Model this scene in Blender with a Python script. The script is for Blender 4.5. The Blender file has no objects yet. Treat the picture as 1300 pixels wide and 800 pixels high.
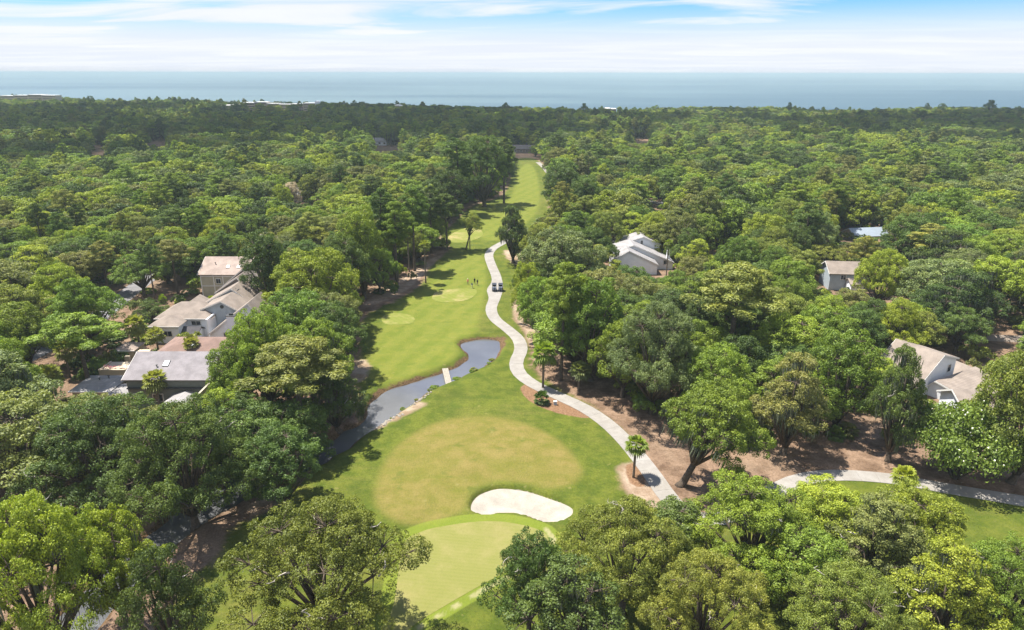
import bpy, bmesh, math, random
import numpy as np
from mathutils import Vector, Matrix

# ------------------------------------------------------------------ camera, sky, sun, exposure
SC = bpy.context.scene
COL = SC.collection
CAM_H, PITCH, FOC = 55.0, math.radians(19.6), 863.0     # FOC in pixels of the 1300 px wide photograph
SUN_EL, SUN_AZ = math.radians(67), math.radians(-64)    # azimuth from +Y (view direction), negative = left
EXPOSURE = 1.22

cam_d = bpy.data.cameras.new('camera')
cam = bpy.data.objects.new('camera', cam_d); COL.objects.link(cam)
cam.location = (0, 0, CAM_H)
cam.rotation_euler = (math.pi/2 - PITCH, math.radians(-0.1), 0)
cam_d.sensor_width = 36; cam_d.lens = 36*FOC/1300
cam_d.clip_start = 0.5; cam_d.clip_end = 120000
SC.camera = cam

def N(nt, typ, **kw):
    n = nt.nodes.new(typ)
    for k, v in kw.items():
        if k.startswith('i_'):
            n.inputs[k[2:].replace('__', ' ')].default_value = v
        else:
            setattr(n, k, v)
    return n
def L(nt, a, b): nt.links.new(a, b)
def mathn(nt, op, a, b=None, c=None, clamp=False):
    n = nt.nodes.new('ShaderNodeMath'); n.operation = op; n.use_clamp = clamp
    for i, v in enumerate((a, b, c)):
        if v is None: continue
        if hasattr(v, 'links') or hasattr(v, 'is_linked'): nt.links.new(v, n.inputs[i])
        else: n.inputs[i].default_value = v
    return n.outputs[0]
def mixc(nt, fac, a, b, mode='MIX'):
    n = nt.nodes.new('ShaderNodeMix'); n.data_type = 'RGBA'; n.blend_type = mode; n.clamp_factor = True
    for sock, v in ((n.inputs[0], fac), (n.inputs[6], a), (n.inputs[7], b)):
        if hasattr(v, 'is_linked'): nt.links.new(v, sock)
        elif isinstance(v, (int, float)): sock.default_value = v
        else: sock.default_value = (*v[:3], 1)
    return n.outputs[2]
def sstep(nt, v, lo, hi, a=0.0, b=1.0):
    n = nt.nodes.new('ShaderNodeMapRange'); n.interpolation_type = 'SMOOTHSTEP'
    nt.links.new(v, n.inputs[0])
    for i, x in zip((1, 2, 3, 4), (lo, hi, a, b)): n.inputs[i].default_value = x
    return n.outputs[0]
def noise(nt, vec, scale, detail=4, rough=0.55, dist=0.0):
    n = nt.nodes.new('ShaderNodeTexNoise')
    if vec is not None: nt.links.new(vec, n.inputs['Vector'])
    n.inputs['Scale'].default_value = scale; n.inputs['Detail'].default_value = detail
    n.inputs['Roughness'].default_value = rough; n.inputs['Distortion'].default_value = dist
    return n.outputs['Fac']

W = bpy.data.worlds.new('World'); SC.world = W; W.use_nodes = True
nt = W.node_tree; nt.nodes.clear()
wo = N(nt, 'ShaderNodeOutputWorld'); bg = N(nt, 'ShaderNodeBackground'); bg.inputs[1].default_value = 0.074
tc = N(nt, 'ShaderNodeTexCoord')
sx = N(nt, 'ShaderNodeSeparateXYZ'); L(nt, tc.outputs['Generated'], sx.inputs[0])
zc = mathn(nt, 'MAXIMUM', sx.outputs[2], 0.004)
cb = N(nt, 'ShaderNodeCombineXYZ'); L(nt, sx.outputs[0], cb.inputs[0]); L(nt, sx.outputs[1], cb.inputs[1]); L(nt, zc, cb.inputs[2])
sky = N(nt, 'ShaderNodeTexSky', sky_type='NISHITA', sun_disc=False)
sky.sun_elevation = SUN_EL; sky.sun_rotation = SUN_AZ
sky.altitude = 50; sky.air_density = 1.0; sky.dust_density = 0.6; sky.ozone_density = 2.5
L(nt, cb.outputs[0], sky.inputs[0])
# high cloud sheet: direction projected on a plane overhead, streaks run across the view
den = mathn(nt, 'ADD', zc, 0.035)
pu = mathn(nt, 'DIVIDE', sx.outputs[0], den); pv = mathn(nt, 'DIVIDE', sx.outputs[1], den)
pc = N(nt, 'ShaderNodeCombineXYZ'); L(nt, mathn(nt, 'ADD', mathn(nt, 'MULTIPLY', pu, 0.55), mathn(nt, 'MULTIPLY', pv, 0.22)), pc.inputs[0]); L(nt, pv, pc.inputs[1])
n1 = noise(nt, pc.outputs[0], 0.5, 6, 0.55, 0.8)
n2 = noise(nt, pc.outputs[0], 0.16, 3, 0.5, 0.3)
cov = mathn(nt, 'ADD', mathn(nt, 'MULTIPLY', n1, 0.55), mathn(nt, 'MULTIPLY', n2, 0.6))
cl = sstep(nt, cov, 0.47, 0.66)
hz = sstep(nt, zc, 0.03, 0.10, 1.0, 0.0)
cf = mathn(nt, 'MAXIMUM', cl, hz)
blue = mixc(nt, 0.85, sky.outputs[0], (0.20, 0.66, 1.35), 'MULTIPLY')
white = mixc(nt, sstep(nt, n1, 0.35, 0.75), (5.0, 5.3, 5.9), (5.75, 5.9, 6.15))
L(nt, mixc(nt, cf, blue, white), bg.inputs[0]); L(nt, bg.outputs[0], wo.inputs[0])

sd = bpy.data.lights.new('sun', 'SUN'); sd.energy = 5.0; sd.angle = math.radians(0.5); sd.color = (1.0, 0.95, 0.86)
sun = bpy.data.objects.new('sun', sd); COL.objects.link(sun)
sdir = Vector((math.sin(SUN_AZ)*math.cos(SUN_EL), math.cos(SUN_AZ)*math.cos(SUN_EL), math.sin(SUN_EL)))
sun.rotation_euler = sdir.to_track_quat('Z', 'Y').to_euler()
vs = SC.view_settings
vs.view_transform = 'Standard'; vs.look = 'None'; vs.gamma = 1.0; vs.use_curve_mapping = False; vs.exposure = EXPOSURE
cy = SC.cycles
SC.render.engine = 'CYCLES'
cy.max_bounces = 5; cy.diffuse_bounces = 2; cy.glossy_bounces = 2; cy.transmission_bounces = 3; cy.volume_bounces = 1; cy.transparent_max_bounces = 8
cy.use_denoising = True; cy.denoiser = 'OPENIMAGEDENOISE'; cy.denoising_input_passes = 'RGB_ALBEDO_NORMAL'; cy.denoising_prefilter = 'ACCURATE'
cy.caustics_reflective = False; cy.caustics_refractive = False; cy.sample_clamp_indirect = 4.0

# ------------------------------------------------------------------ helpers
_c, _s = math.cos(PITCH), math.sin(PITCH)
def P(x, y, z=0.0):
    """point of the place, at height z, that the photograph shows at pixel (x, y)"""
    u, v = (x-650)/FOC, (y-400)/FOC
    dy, dz = _c - v*_s, -_s - v*_c
    t = (z - CAM_H)/dz
    return Vector((u*t, dy*t, z))
def PY(x, y, Y):
    """the same at forward distance Y"""
    u, v = (x-650)/FOC, (y-400)/FOC
    dy, dz = _c - v*_s, -_s - v*_c
    t = Y/dy
    return Vector((u*t, Y, CAM_H + dz*t))
def proj(p):
    zc_ = p[1]*_c + (CAM_H - p[2])*_s
    vc = -p[1]*_s + (CAM_H - p[2])*_c
    if zc_ < 1: return (-9999, -9999, zc_)
    return (650 + FOC*p[0]/zc_, 400 + FOC*vc/zc_, zc_)

def tag(o, label=None, cat=None, group=None, kind=None):
    if label: o['label'] = label
    if cat: o['category'] = cat
    if group: o['group'] = group
    if kind: o['kind'] = kind
    return o
def link(name, me, mat=None, parent=None):
    o = bpy.data.objects.new(name, me); COL.objects.link(o)
    if mat is not None and me is not None and len(me.materials) == 0: me.materials.append(mat)
    if parent is not None: o.parent = parent
    return o
def empty(name, loc=(0, 0, 0), rz=0, sc=(1, 1, 1)):
    o = bpy.data.objects.new(name, None); COL.objects.link(o)
    o.location = loc; o.rotation_euler = (0, 0, rz); o.scale = sc; o.empty_display_size = 0.3
    return o
def mesh_np(name, V, F, smooth=False):
    """V (n,3), F (m,k) equal sized faces"""
    V = np.asarray(V, np.float32); F = np.asarray(F, np.int32)
    me = bpy.data.meshes.new(name); m, k = F.shape
    me.vertices.add(len(V)); me.vertices.foreach_set('co', V.ravel())
    me.loops.add(m*k); me.loops.foreach_set('vertex_index', F.ravel())
    me.polygons.add(m); me.polygons.foreach_set('loop_start', np.arange(0, m*k, k, dtype=np.int32))
    try: me.polygons.foreach_set('loop_total', np.full(m, k, np.int32))
    except Exception: pass
    if smooth: me.polygons.foreach_set('use_smooth', np.ones(m, bool))
    me.update(calc_edges=True)
    return me
def attr(me, name, vals):
    a = me.attributes.new(name, 'FLOAT', 'POINT'); a.data.foreach_set('value', np.asarray(vals, np.float32))

class MB:
    """collects boxes, prisms and tubes into one mesh"""
    def __init__(s): s.v = []; s.f = []
    def add(s, vs, fs):
        b = len(s.v); s.v += [tuple(v) for v in vs]; s.f += [tuple(b+i for i in f) for f in fs]; return s
    def box(s, c, d, rz=0.0):
        x, y, z = d[0]/2, d[1]/2, d[2]/2; ca, sa = math.cos(rz), math.sin(rz)
        vs = []
        for k in (-z, z):
            for (i, j) in ((-x, -y), (x, -y), (x, y), (-x, y)):
                vs.append((c[0]+i*ca-j*sa, c[1]+i*sa+j*ca, c[2]+k))
        return s.add(vs, [(3, 2, 1, 0), (4, 5, 6, 7), (0, 1, 5, 4), (1, 2, 6, 5), (2, 3, 7, 6), (3, 0, 4, 7)])
    def slab(s, quad, th):
        """quad of 4 points thickened along its normal (downwards)"""
        q = [Vector(p) for p in quad]; n = (q[1]-q[0]).cross(q[2]-q[0]).normalized()
        lo = [p - n*th for p in q]
        return s.add(q+lo, [(0, 1, 2, 3), (7, 6, 5, 4), (0, 4, 5, 1), (1, 5, 6, 2), (2, 6, 7, 3), (3, 7, 4, 0)])
    def prism(s, prof, y0, y1):
        """profile in local xz, run along y"""
        n = len(prof)
        vs = [(p[0], y0, p[1]) for p in prof] + [(p[0], y1, p[1]) for p in prof]
        fs = [tuple(range(n)), tuple(range(2*n-1, n-1, -1))] + [(i, n+i, n+(i+1) % n, (i+1) % n) for i in range(n)]
        return s.add(vs, fs)
    def tube(s, pts, rad, seg=6, cap=True):
        pts = [Vector(p) for p in pts]; b = len(s.v); rings = []
        for i, p in enumerate(pts):
            d = (pts[min(i+1, len(pts)-1)] - pts[max(i-1, 0)]).normalized()
            a = d.orthogonal().normalized() if i == 0 else (rings[-1] - d*rings[-1].dot(d)).normalized()
            rings.append(a); c = d.cross(a); r = rad[i] if hasattr(rad, '__len__') else rad
            for k in range(seg):
                t = 2*math.pi*k/seg
                s.v.append(tuple(p + (a*math.cos(t) + c*math.sin(t))*r))
        for i in range(len(pts)-1):
            for k in range(seg):
                s.f.append((b+i*seg+k, b+i*seg+(k+1) % seg, b+(i+1)*seg+(k+1) % seg, b+(i+1)*seg+k))
        if cap:
            s.f.append(tuple(b+k for k in range(seg-1, -1, -1)))
            e = b+(len(pts)-1)*seg; s.f.append(tuple(e+k for k in range(seg)))
        return s
    def mesh(s, name, smooth=False):
        me = bpy.data.meshes.new(name); me.from_pydata(s.v, [], s.f); me.update()
        if smooth: me.polygons.foreach_set('use_smooth', np.ones(len(me.polygons), bool))
        return me
    def build(s, name, mat, parent=None, smooth=False):
        return link(name, s.mesh(name, smooth), mat, parent)

def smooth_closed(pts, n=6):
    pts = [np.array(p[:2], float) for p in pts]; m = len(pts); out = []
    for i in range(m):
        a, b, c, d = pts[i-1], pts[i], pts[(i+1) % m], pts[(i+2) % m]
        for k in range(n):
            t = k/n
            out.append(0.5*((2*b)+(c-a)*t+(2*a-5*b+4*c-d)*t*t+(-a+3*b-3*c+d)*t**3))
    return np.array(out)
def smooth_open(pts, step):
    pts = [np.array(p, float) for p in pts]; pts = [2*pts[0]-pts[1]] + pts + [2*pts[-1]-pts[-2]]; out = []
    for i in range(1, len(pts)-2):
        a, b, c, d = pts[i-1:i+3]
        for k in range(24):
            t = k/24
            out.append(0.5*((2*b)+(c-a)*t+(2*a-5*b+4*c-d)*t*t+(-a+3*b-3*c+d)*t**3))
    out.append(pts[-2]); out = np.array(out)
    L_ = np.concatenate([[0], np.cumsum(np.linalg.norm(np.diff(out, axis=0), axis=1))])
    q = np.linspace(0, L_[-1], max(2, int(round(L_[-1]/step))+1))
    return np.stack([np.interp(q, L_, out[:, k]) for k in range(out.shape[1])], 1)
def gpoly(px, n=6, z=0.0):
    """closed smooth outline on the ground from photograph pixels"""
    return smooth_closed([P(x, y, z) for x, y in px], n)
def sdf(poly, X, Y):
    """signed distance, negative inside"""
    X = np.asarray(X, float); Y = np.asarray(Y, float)
    best = np.full(X.shape, 1e18); ins = np.zeros(X.shape, bool); n = len(poly)
    for i in range(n):
        ax, ay = poly[i]; bx, by = poly[(i+1) % n]
        ex, ey = bx-ax, by-ay; wx, wy = X-ax, Y-ay
        t = np.clip((wx*ex+wy*ey)/max(ex*ex+ey*ey, 1e-12), 0, 1)
        best = np.minimum(best, (wx-ex*t)**2+(wy-ey*t)**2)
        c = ((ay > Y) != (by > Y)) & (X < (bx-ax)*(Y-ay)/((by-ay) if by != ay else 1e-12)+ax)
        ins ^= c
    d = np.sqrt(best)
    return np.where(ins, -d, d)
def dline(line, X, Y):
    X = np.asarray(X, float); Y = np.asarray(Y, float); best = np.full(X.shape, 1e18)
    for i in range(len(line)-1):
        ax, ay = line[i][:2]; bx, by = line[i+1][:2]
        ex, ey = bx-ax, by-ay; wx, wy = X-ax, Y-ay
        t = np.clip((wx*ex+wy*ey)/max(ex*ex+ey*ey, 1e-12), 0, 1)
        best = np.minimum(best, (wx-ex*t)**2+(wy-ey*t)**2)
    return np.sqrt(best)
def sm(x, lo, hi):
    t = np.clip((np.asarray(x, float)-lo)/(hi-lo), 0, 1); return t*t*(3-2*t)
def hashn(X, Y, s=1.0, seed=0.0):
    """cheap smooth value noise from sines"""
    X = np.asarray(X)*s+seed*7.1; Y = np.asarray(Y)*s-seed*3.7
    return (np.sin(X+1.7*np.sin(Y*0.7+seed))+np.sin(Y*1.1+1.3*np.sin(X*0.8))+np.sin((X+Y)*0.63+2*np.sin(X*0.31)))/3

def mat_new(name):
    m = bpy.data.materials.new(name); m.use_nodes = True; nt = m.node_tree; nt.nodes.clear()
    out = N(nt, 'ShaderNodeOutputMaterial'); return m, nt, out
def mat_plain(name, col, rough=0.8, var=0.12, scale=3.0, spec=0.3, metal=0.0, col2=None, bump=0.0, bscale=20):
    """a painted or mineral surface: base colour broken up by two noises"""
    m, nt, out = mat_new(name); b = N(nt, 'ShaderNodeBsdfPrincipled')
    tc = N(nt, 'ShaderNodeTexCoord')
    n = noise(nt, tc.outputs['Object'], scale, 5, 0.6); n2 = noise(nt, tc.outputs['Object'], scale*9, 3, 0.6)
    f = mathn(nt, 'ADD', mathn(nt, 'MULTIPLY', n, 0.6), mathn(nt, 'MULTIPLY', n2, 0.4))
    lo = [c*(1-var*1.6) for c in col] if col2 is None else col2; hi = [min(1, c*(1+var)) for c in col]
    L(nt, mixc(nt, sstep(nt, f, 0.3, 0.7), lo, hi), b.inputs['Base Color'])
    b.inputs['Roughness'].default_value = rough; b.inputs['Specular IOR Level'].default_value = spec; b.inputs['Metallic'].default_value = metal
    if bump:
        bp = N(nt, 'ShaderNodeBump'); bp.inputs['Strength'].default_value = bump; bp.inputs['Distance'].default_value = 0.05
        L(nt, noise(nt, tc.outputs['Object'], bscale, 4), bp.inputs['Height']); L(nt, bp.outputs[0], b.inputs['Normal'])
    L(nt, b.outputs[0], out.inputs[0]); return m
# ------------------------------------------------------------------ the land
GRASS = gpoly([(150,870),(215,770),(270,712),(300,672),(345,645),(395,592),(412,566),(440,548),(462,520),(452,490),(450,468),(460,440),
               (462,405),(497,384),(535,362),(548,335),(572,317),(560,300),(575,285),(600,262),(640,246),(650,216),(654,203),(676,201),
               (694,214),(696,250),(694,285),(668,292),(655,315),(668,350),(664,385),(652,400),(664,420),(672,440),(676,470),(705,490),
               (745,512),(775,534),(800,556),(822,582),(800,590),(790,606),(796,628),(822,640),(862,652),(930,648),(1000,614),(1060,604),(1130,606),(1200,618),(1320,634),
               (1420,650),(1500,900),(800,960),(200,960)], 5)
DIRT = [gpoly(q, 5) for q in (
    [(466,390),(500,377),(526,360),(545,340),(560,326),(545,330),(520,348),(485,370),(462,386)],
    [(446,466),(462,456),(470,470),(458,486),(446,482)],
    [(652,384),(676,380),(695,410),(694,432),(676,440),(668,420),(656,405)],
    [(786,596),(806,588),(824,612),(842,636),(858,650),(830,654),(812,640),(798,622)],
    [(322,640),(342,630),(350,644),(334,652),(320,652)],
    [(470,540),(500,527),(530,512),(540,516),(510,530),(480,546)],
    [(640,318),(662,322),(668,336),(650,334)],
)]
MULCH = [gpoly(q, 5) for q in ([(662,492),(680,486),(705,500),(745,518),(752,530),(722,528),(692,520),(670,508)],
                               [(796,592),(812,588),(820,606),(816,618),(800,612)])]
WATERPX = [(425,562),(440,550),(468,536),(475,513),(499,496),(532,486),(563,476),(586,466),(600,454),(593,445),(590,437),(610,433),(635,434),
           (633,446),(618,462),(590,475),(566,487),(546,494),(519,514),(499,527),(480,540),(455,556),(432,574),(380,602),(320,628),(262,660),(206,706),(150,760),(96,830),(60,880),
           (20,860),(70,800),(130,738),(186,690),(246,640),(310,606),(372,580)]
WATER_Z = -0.75
POND = gpoly(WATERPX, 5, WATER_Z)
BUNKER = gpoly([(598,648),(600,635),(612,625),(635,619),(665,621),(695,630),(722,640),(730,648),(722,659),(700,665),(685,662),(665,655),(640,653),(615,655)], 6)
APRON = gpoly([(478,640),(484,600),(512,562),(555,538),(608,530),(660,537),(705,557),(735,588),(738,606),(715,620),(690,622),(660,615),(625,615),(598,628),(590,650),(555,664),(510,664)], 6)
GREEN = gpoly([(470,830),(500,770),(512,695),(535,676),(580,667),(640,665),(685,675),(698,688),(690,702),(655,720),(610,744),(565,770),(525,795),(490,830)], 6)
TEES = [gpoly(q, 6) for q in (
    [(485,406),(490,400),(505,398),(520,400),(527,405),(522,411),(505,413),(490,412)],
    [(549,377),(556,369),(580,366),(600,366),(606,370),(600,377),(590,381),(570,383),(555,382)],
    [(570,300),(590,290),(610,292),(612,300),(595,307),(575,308)])]
FAIRW = gpoly([(468,470),(480,425),(500,395),(540,365),(560,340),(585,325),(612,325),(618,345),(616,375),(610,400),(606,420),(585,436),(580,452),(560,466),(520,482),(490,492)], 6)
FAIRW2 = gpoly([(608,300),(618,275),(650,248),(660,215),(672,208),(682,222),(684,262),(660,290),(630,305)], 6)

PATH1 = smooth_open([P(x, y)[:2] for x, y in [(668,296),(650,303),(634,311),(625,317),(621,325),(625,338),(630,350),(632,362),(629,378),(624,392),(629,405),(645,418),(658,430),
         (662,444),(656,460),(660,474),(678,488),(710,503),(742,518),(768,535),(792,557),(814,583),(832,607),(848,630),(866,650)]], 2.6)
PATH2 = smooth_open([P(x, y)[:2] for x, y in [(866,650),(905,660),(955,640),(1010,611),(1060,603),(1130,607),(1200,619),(1310,637),(1420,655)]], 2.6)
PATH3 = smooth_open([P(x, y)[:2] for x, y in [(683,206),(690,212),(696,219),(703,227)]], 4.5)
ROADS = [(smooth_open([P(x, y)[:2] for x, y in q], 4.0), w) for q, w in (
    ([(-60,490),(20,462),(62,440),(110,415),(165,372),(200,345)], 5.5),
    ([(700,232),(735,226),(760,231),(800,246),(840,258),(880,245),(905,228)], 6.0),
    ([(880,335),(925,322),(955,300),(985,280)], 6.0))]

def terrain(X, Y):
    X = np.asarray(X, float); Y = np.asarray(Y, float)
    z = 0.22*hashn(X, Y, 0.055, 1) + 0.10*hashn(X, Y, 0.14, 4)
    z = z*(1-sm(np.abs(X), 45, 60))*(1-sm(Y, 260, 300))
    near = (Y < 320) & (np.abs(X) < 130)
    if near.any():
        x, y = X[near], Y[near]; zz = z[near]
        p = sdf(POND, x, y)
        rag = 0.35*hashn(x, y, 1.1, 2)
        zz = zz*sm(p, 0.5, 6) + 0.15*sm(p, 1.2, 2.5)*(1-sm(p, 2.5, 9))
        zz = zz + (WATER_Z-1.4)*(1-sm(p+rag, -1.6, 2.0))
        b = sdf(BUNKER, x, y)
        zz = zz*sm(b, 0, 6) + 0.38*(1-sm(b, 0.4, 5.0))*sm(b, -0.25, 0.15) - 0.75*(1-sm(b, -0.55, 0.05))
        c = P(608, 598); r = np.hypot((x-c.x)/15, (y-c.y)/13)
        zz = zz + 0.55*(1-sm(r, 0.2, 1.25))*sm(b, 0.5, 6)*sm(p, 1, 6)
        z = z.copy(); z[near] = zz
    for ln, w in ((PATH1, 3.0), (PATH2, 3.0)):
        d = np.full(X.shape, 99.0); bb = (X > ln[:, 0].min()-8) & (X < ln[:, 0].max()+8) & (Y > ln[:, 1].min()-8) & (Y < ln[:, 1].max()+8)
        if bb.any():
            d[bb] = dline(ln, X[bb], Y[bb])
            z = z*sm(d, 2.0, 6.0) + 0.0
    return z
def tz(x, y): return float(terrain(np.array([x]), np.array([y]))[0])

def shore(X): return 912 + 0.42*np.clip(-np.asarray(X, float)-40, 0, 900)
def axis(parts):
    out = []
    for a, b, st in parts: out += list(np.arange(a, b, st))
    return np.array(out)
gx = axis([(-4000,-1000,500),(-1000,-300,25),(-300,-120,12),(-120,-62,2.0),(-62,-36,0.8),(-36,16,0.4),(16,36,0.7),(36,62,1.3),(62,120,4),(120,300,12),(300,1000,50),(1000,4001,500)])
gy = axis([(-400,0,100),(0,40,10),(40,62,1.5),(62,96,0.38),(96,150,0.5),(150,240,0.9),(240,480,2.5),(480,900,20),(900,1420,8)])
GX, GY = np.meshgrid(gx, gy); GZ = terrain(GX.ravel(), GY.ravel())
GZ -= 4.0*sm(GY.ravel()-shore(GX.ravel()), -2, 14)
nx, ny = len(gx), len(gy)
idx = np.arange(nx*ny).reshape(ny, nx)
F = np.stack([idx[:-1, :-1], idx[:-1, 1:], idx[1:, 1:], idx[1:, :-1]], -1).reshape(-1, 4)
ground_me = mesh_np('ground', np.stack([GX.ravel(), GY.ravel(), GZ], 1), F, True)
def far_sdf(poly):
    X, Y = GX.ravel(), GY.ravel(); o = np.full(X.shape, 50.0)
    m = (X > poly[:, 0].min()-30) & (X < poly[:, 0].max()+30) & (Y > poly[:, 1].min()-30) & (Y < poly[:, 1].max()+30)
    o[m] = sdf(poly, X[m], Y[m]); return np.minimum(o, 50)
attr(ground_me, 'sd_grass', far_sdf(GRASS)); attr(ground_me, 'sd_pond', far_sdf(POND)); attr(ground_me, 'sd_bunker', far_sdf(BUNKER)); attr(ground_me, 'sd_apron', far_sdf(APRON))
attr(ground_me, 'sd_green', far_sdf(GREEN)); attr(ground_me, 'sd_fairway', np.minimum(far_sdf(FAIRW), far_sdf(FAIRW2)))
d_ = np.full(len(GX.ravel()), 50.0)
for q in DIRT: d_ = np.minimum(d_, far_sdf(q))
attr(ground_me, 'sd_dirt', d_)
d_ = np.full(len(GX.ravel()), 50.0)
for q in MULCH: d_ = np.minimum(d_, far_sdf(q))
attr(ground_me, 'sd_mulch', d_)

TRACK = smooth_open([P(x, y)[:2] for x, y in [(490,838),(528,800),(568,776),(613,750),(658,726),(694,707),(706,690),(694,674)]], 2.0)
d_ = np.full(len(GX.ravel()), 50.0); m_ = (np.abs(GX.ravel()) < 60) & (GY.ravel() < 110); d_[m_] = dline(TRACK, GX.ravel()[m_], GY.ravel()[m_]); attr(ground_me, 'sd_track', d_)
def grass_nodes(nt, base, light, dry, stripes=None, dry_amt=0.5):
    g = N(nt, 'ShaderNodeNewGeometry'); pos = g.outputs['Position']
    big = noise(nt, pos, 0.045, 4, 0.6); mid = noise(nt, pos, 0.35, 5, 0.65); fine = noise(nt, pos, 3.2, 5, 0.75)
    mp = N(nt, 'ShaderNodeMapping'); mp.inputs['Scale'].default_value = (0.25, 1.6, 1); mp.inputs['Rotation'].default_value = (0, 0, 0.5); L(nt, pos, mp.inputs[0])
    streak = noise(nt, mp.outputs[0], 0.5, 5, 0.7)
    c = mixc(nt, sstep(nt, mid, 0.32, 0.68), base, light)
    c = mixc(nt, mathn(nt, 'MULTIPLY', sstep(nt, mathn(nt, 'ADD', mathn(nt, 'MULTIPLY', big, 0.6), mathn(nt, 'MULTIPLY', streak, 0.4)), 0.46, 0.66), dry_amt), c, dry)
    big2 = noise(nt, pos, 0.11, 5, 0.7)
    c = mixc(nt, sstep(nt, big2, 0.5, 0.68, 0.0, 0.55), c, [x*0.72 for x in base])
    c = mixc(nt, sstep(nt, fine, 0.25, 0.8, 0.0, 0.6), c, [x*0.45 for x in base])
    return c, pos, big, mid, fine
m_ground, nt, out = mat_new('ground_cover')
bs = N(nt, 'ShaderNodeBsdfPrincipled'); bs.inputs['Roughness'].default_value = 0.9; bs.inputs['Specular IOR Level'].default_value = 0.1
col, pos, big, mid, fine = grass_nodes(nt, (0.067, 0.096, 0.011), (0.133, 0.150, 0.021), (0.189, 0.163, 0.045))
def A(name):
    a = N(nt, 'ShaderNodeAttribute'); a.attribute_name = name; return a.outputs['Fac']
def rag(sd, noisev, amt): return mathn(nt, 'ADD', sd, mathn(nt, 'MULTIPLY', mathn(nt, 'SUBTRACT', noisev, 0.5), amt))
# mown fairway a little paler, with long mowing passes
wv = N(nt, 'ShaderNodeTexWave', wave_type='BANDS', bands_direction='X', wave_profile='SIN'); wv.inputs['Scale'].default_value = 0.06; wv.inputs['Distortion'].default_value = 1.2; wv.inputs['Detail Scale'].default_value = 0.3
mpw = N(nt, 'ShaderNodeMapping'); mpw.inputs['Rotation'].default_value = (0, 0, 0.35); L(nt, pos, mpw.inputs[0]); L(nt, mpw.outputs[0], wv.inputs[0])
fw = mixc(nt, sstep(nt, wv.outputs['Fac'], 0.2, 0.8), (0.120, 0.150, 0.019), (0.146, 0.168, 0.026))
fw = mixc(nt, sstep(nt, mid, 0.35, 0.7, 0.0, 0.6), fw, (0.189, 0.181, 0.034))
fw = mixc(nt, sstep(nt, fine, 0.3, 0.8, 0, 0.35), fw, (0.086, 0.112, 0.013))
col = mixc(nt, sstep(nt, rag(A('sd_fairway'), mid, 3.0), 1.2, -1.2, 0, 0.75), col, fw)
# dry, sun-browned apron
ap = mixc(nt, sstep(nt, mid, 0.3, 0.7), (0.163, 0.146, 0.031), (0.232, 0.172, 0.060))
ap = mixc(nt, sstep(nt, big, 0.46, 0.64, 0, 0.4), ap, (0.129, 0.142, 0.019))
mps = N(nt, 'ShaderNodeMapping'); mps.inputs['Scale'].default_value = (0.12, 1.3, 1); mps.inputs['Rotation'].default_value = (0, 0, -0.25); L(nt, pos, mps.inputs[0])
ap = mixc(nt, sstep(nt, noise(nt, mps.outputs[0], 0.8, 5, 0.7), 0.50, 0.68, 0, 0.38), ap, (0.120, 0.138, 0.017))
ap = mixc(nt, sstep(nt, fine, 0.3, 0.8, 0, 0.5), ap, (0.103, 0.090, 0.017))
col = mixc(nt, sstep(nt, rag(A('sd_apron'), mid, 2.2), 0.9, -0.9, 0, 0.78), col, ap)
# worn spots and damp patches in the turf
wn = noise(nt, pos, 0.8, 3, 0.5); col = mixc(nt, sstep(nt, wn, 0.66, 0.74, 0, 0.45), col, (0.215, 0.189, 0.065)); col = mixc(nt, sstep(nt, noise(nt, pos, 0.23, 4, 0.6), 0.6, 0.7, 0, 0.4), col, (0.052, 0.086, 0.010))
# green collar, tight-mown ring
col = mixc(nt, mathn(nt, 'MULTIPLY', sstep(nt, A('sd_green'), 1.7, 1.4), 0.6), col, (0.172, 0.215, 0.026))
col = mixc(nt, sstep(nt, rag(A('sd_track'), mid, 0.9), 0.55, 0.1, 0, 0.75), col, (0.310, 0.275, 0.146))
# forest floor: needles and leaf litter, sandy soil breaking through
ff = mixc(nt, sstep(nt, mid, 0.3, 0.7), (0.118, 0.074, 0.048), (0.285, 0.192, 0.130))
ff = mixc(nt, sstep(nt, big, 0.5, 0.66, 0, 0.7), ff, (0.258, 0.189, 0.129))
ff = mixc(nt, sstep(nt, fine, 0.35, 0.75, 0, 0.65), ff, (0.060, 0.039, 0.022))
col = mixc(nt, sstep(nt, rag(A('sd_grass'), mid, 4.5), -0.9, 0.9), col, ff)
so = mixc(nt, sstep(nt, mid, 0.35, 0.65), (0.232, 0.159, 0.103), (0.378, 0.301, 0.224))
so = mixc(nt, sstep(nt, fine, 0.4, 0.75, 0, 0.5), so, (0.163, 0.107, 0.065))
col = mixc(nt, sstep(nt, rag(A('sd_dirt'), mid, 3.5), 0.7, -0.5, 0, 0.9), col, so)
mu = mixc(nt, sstep(nt, fine, 0.3, 0.7), (0.120, 0.065, 0.034), (0.258, 0.155, 0.090))
col = mixc(nt, sstep(nt, rag(A('sd_mulch'), mid, 0.8), 0.2, -0.2), col, mu)
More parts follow.
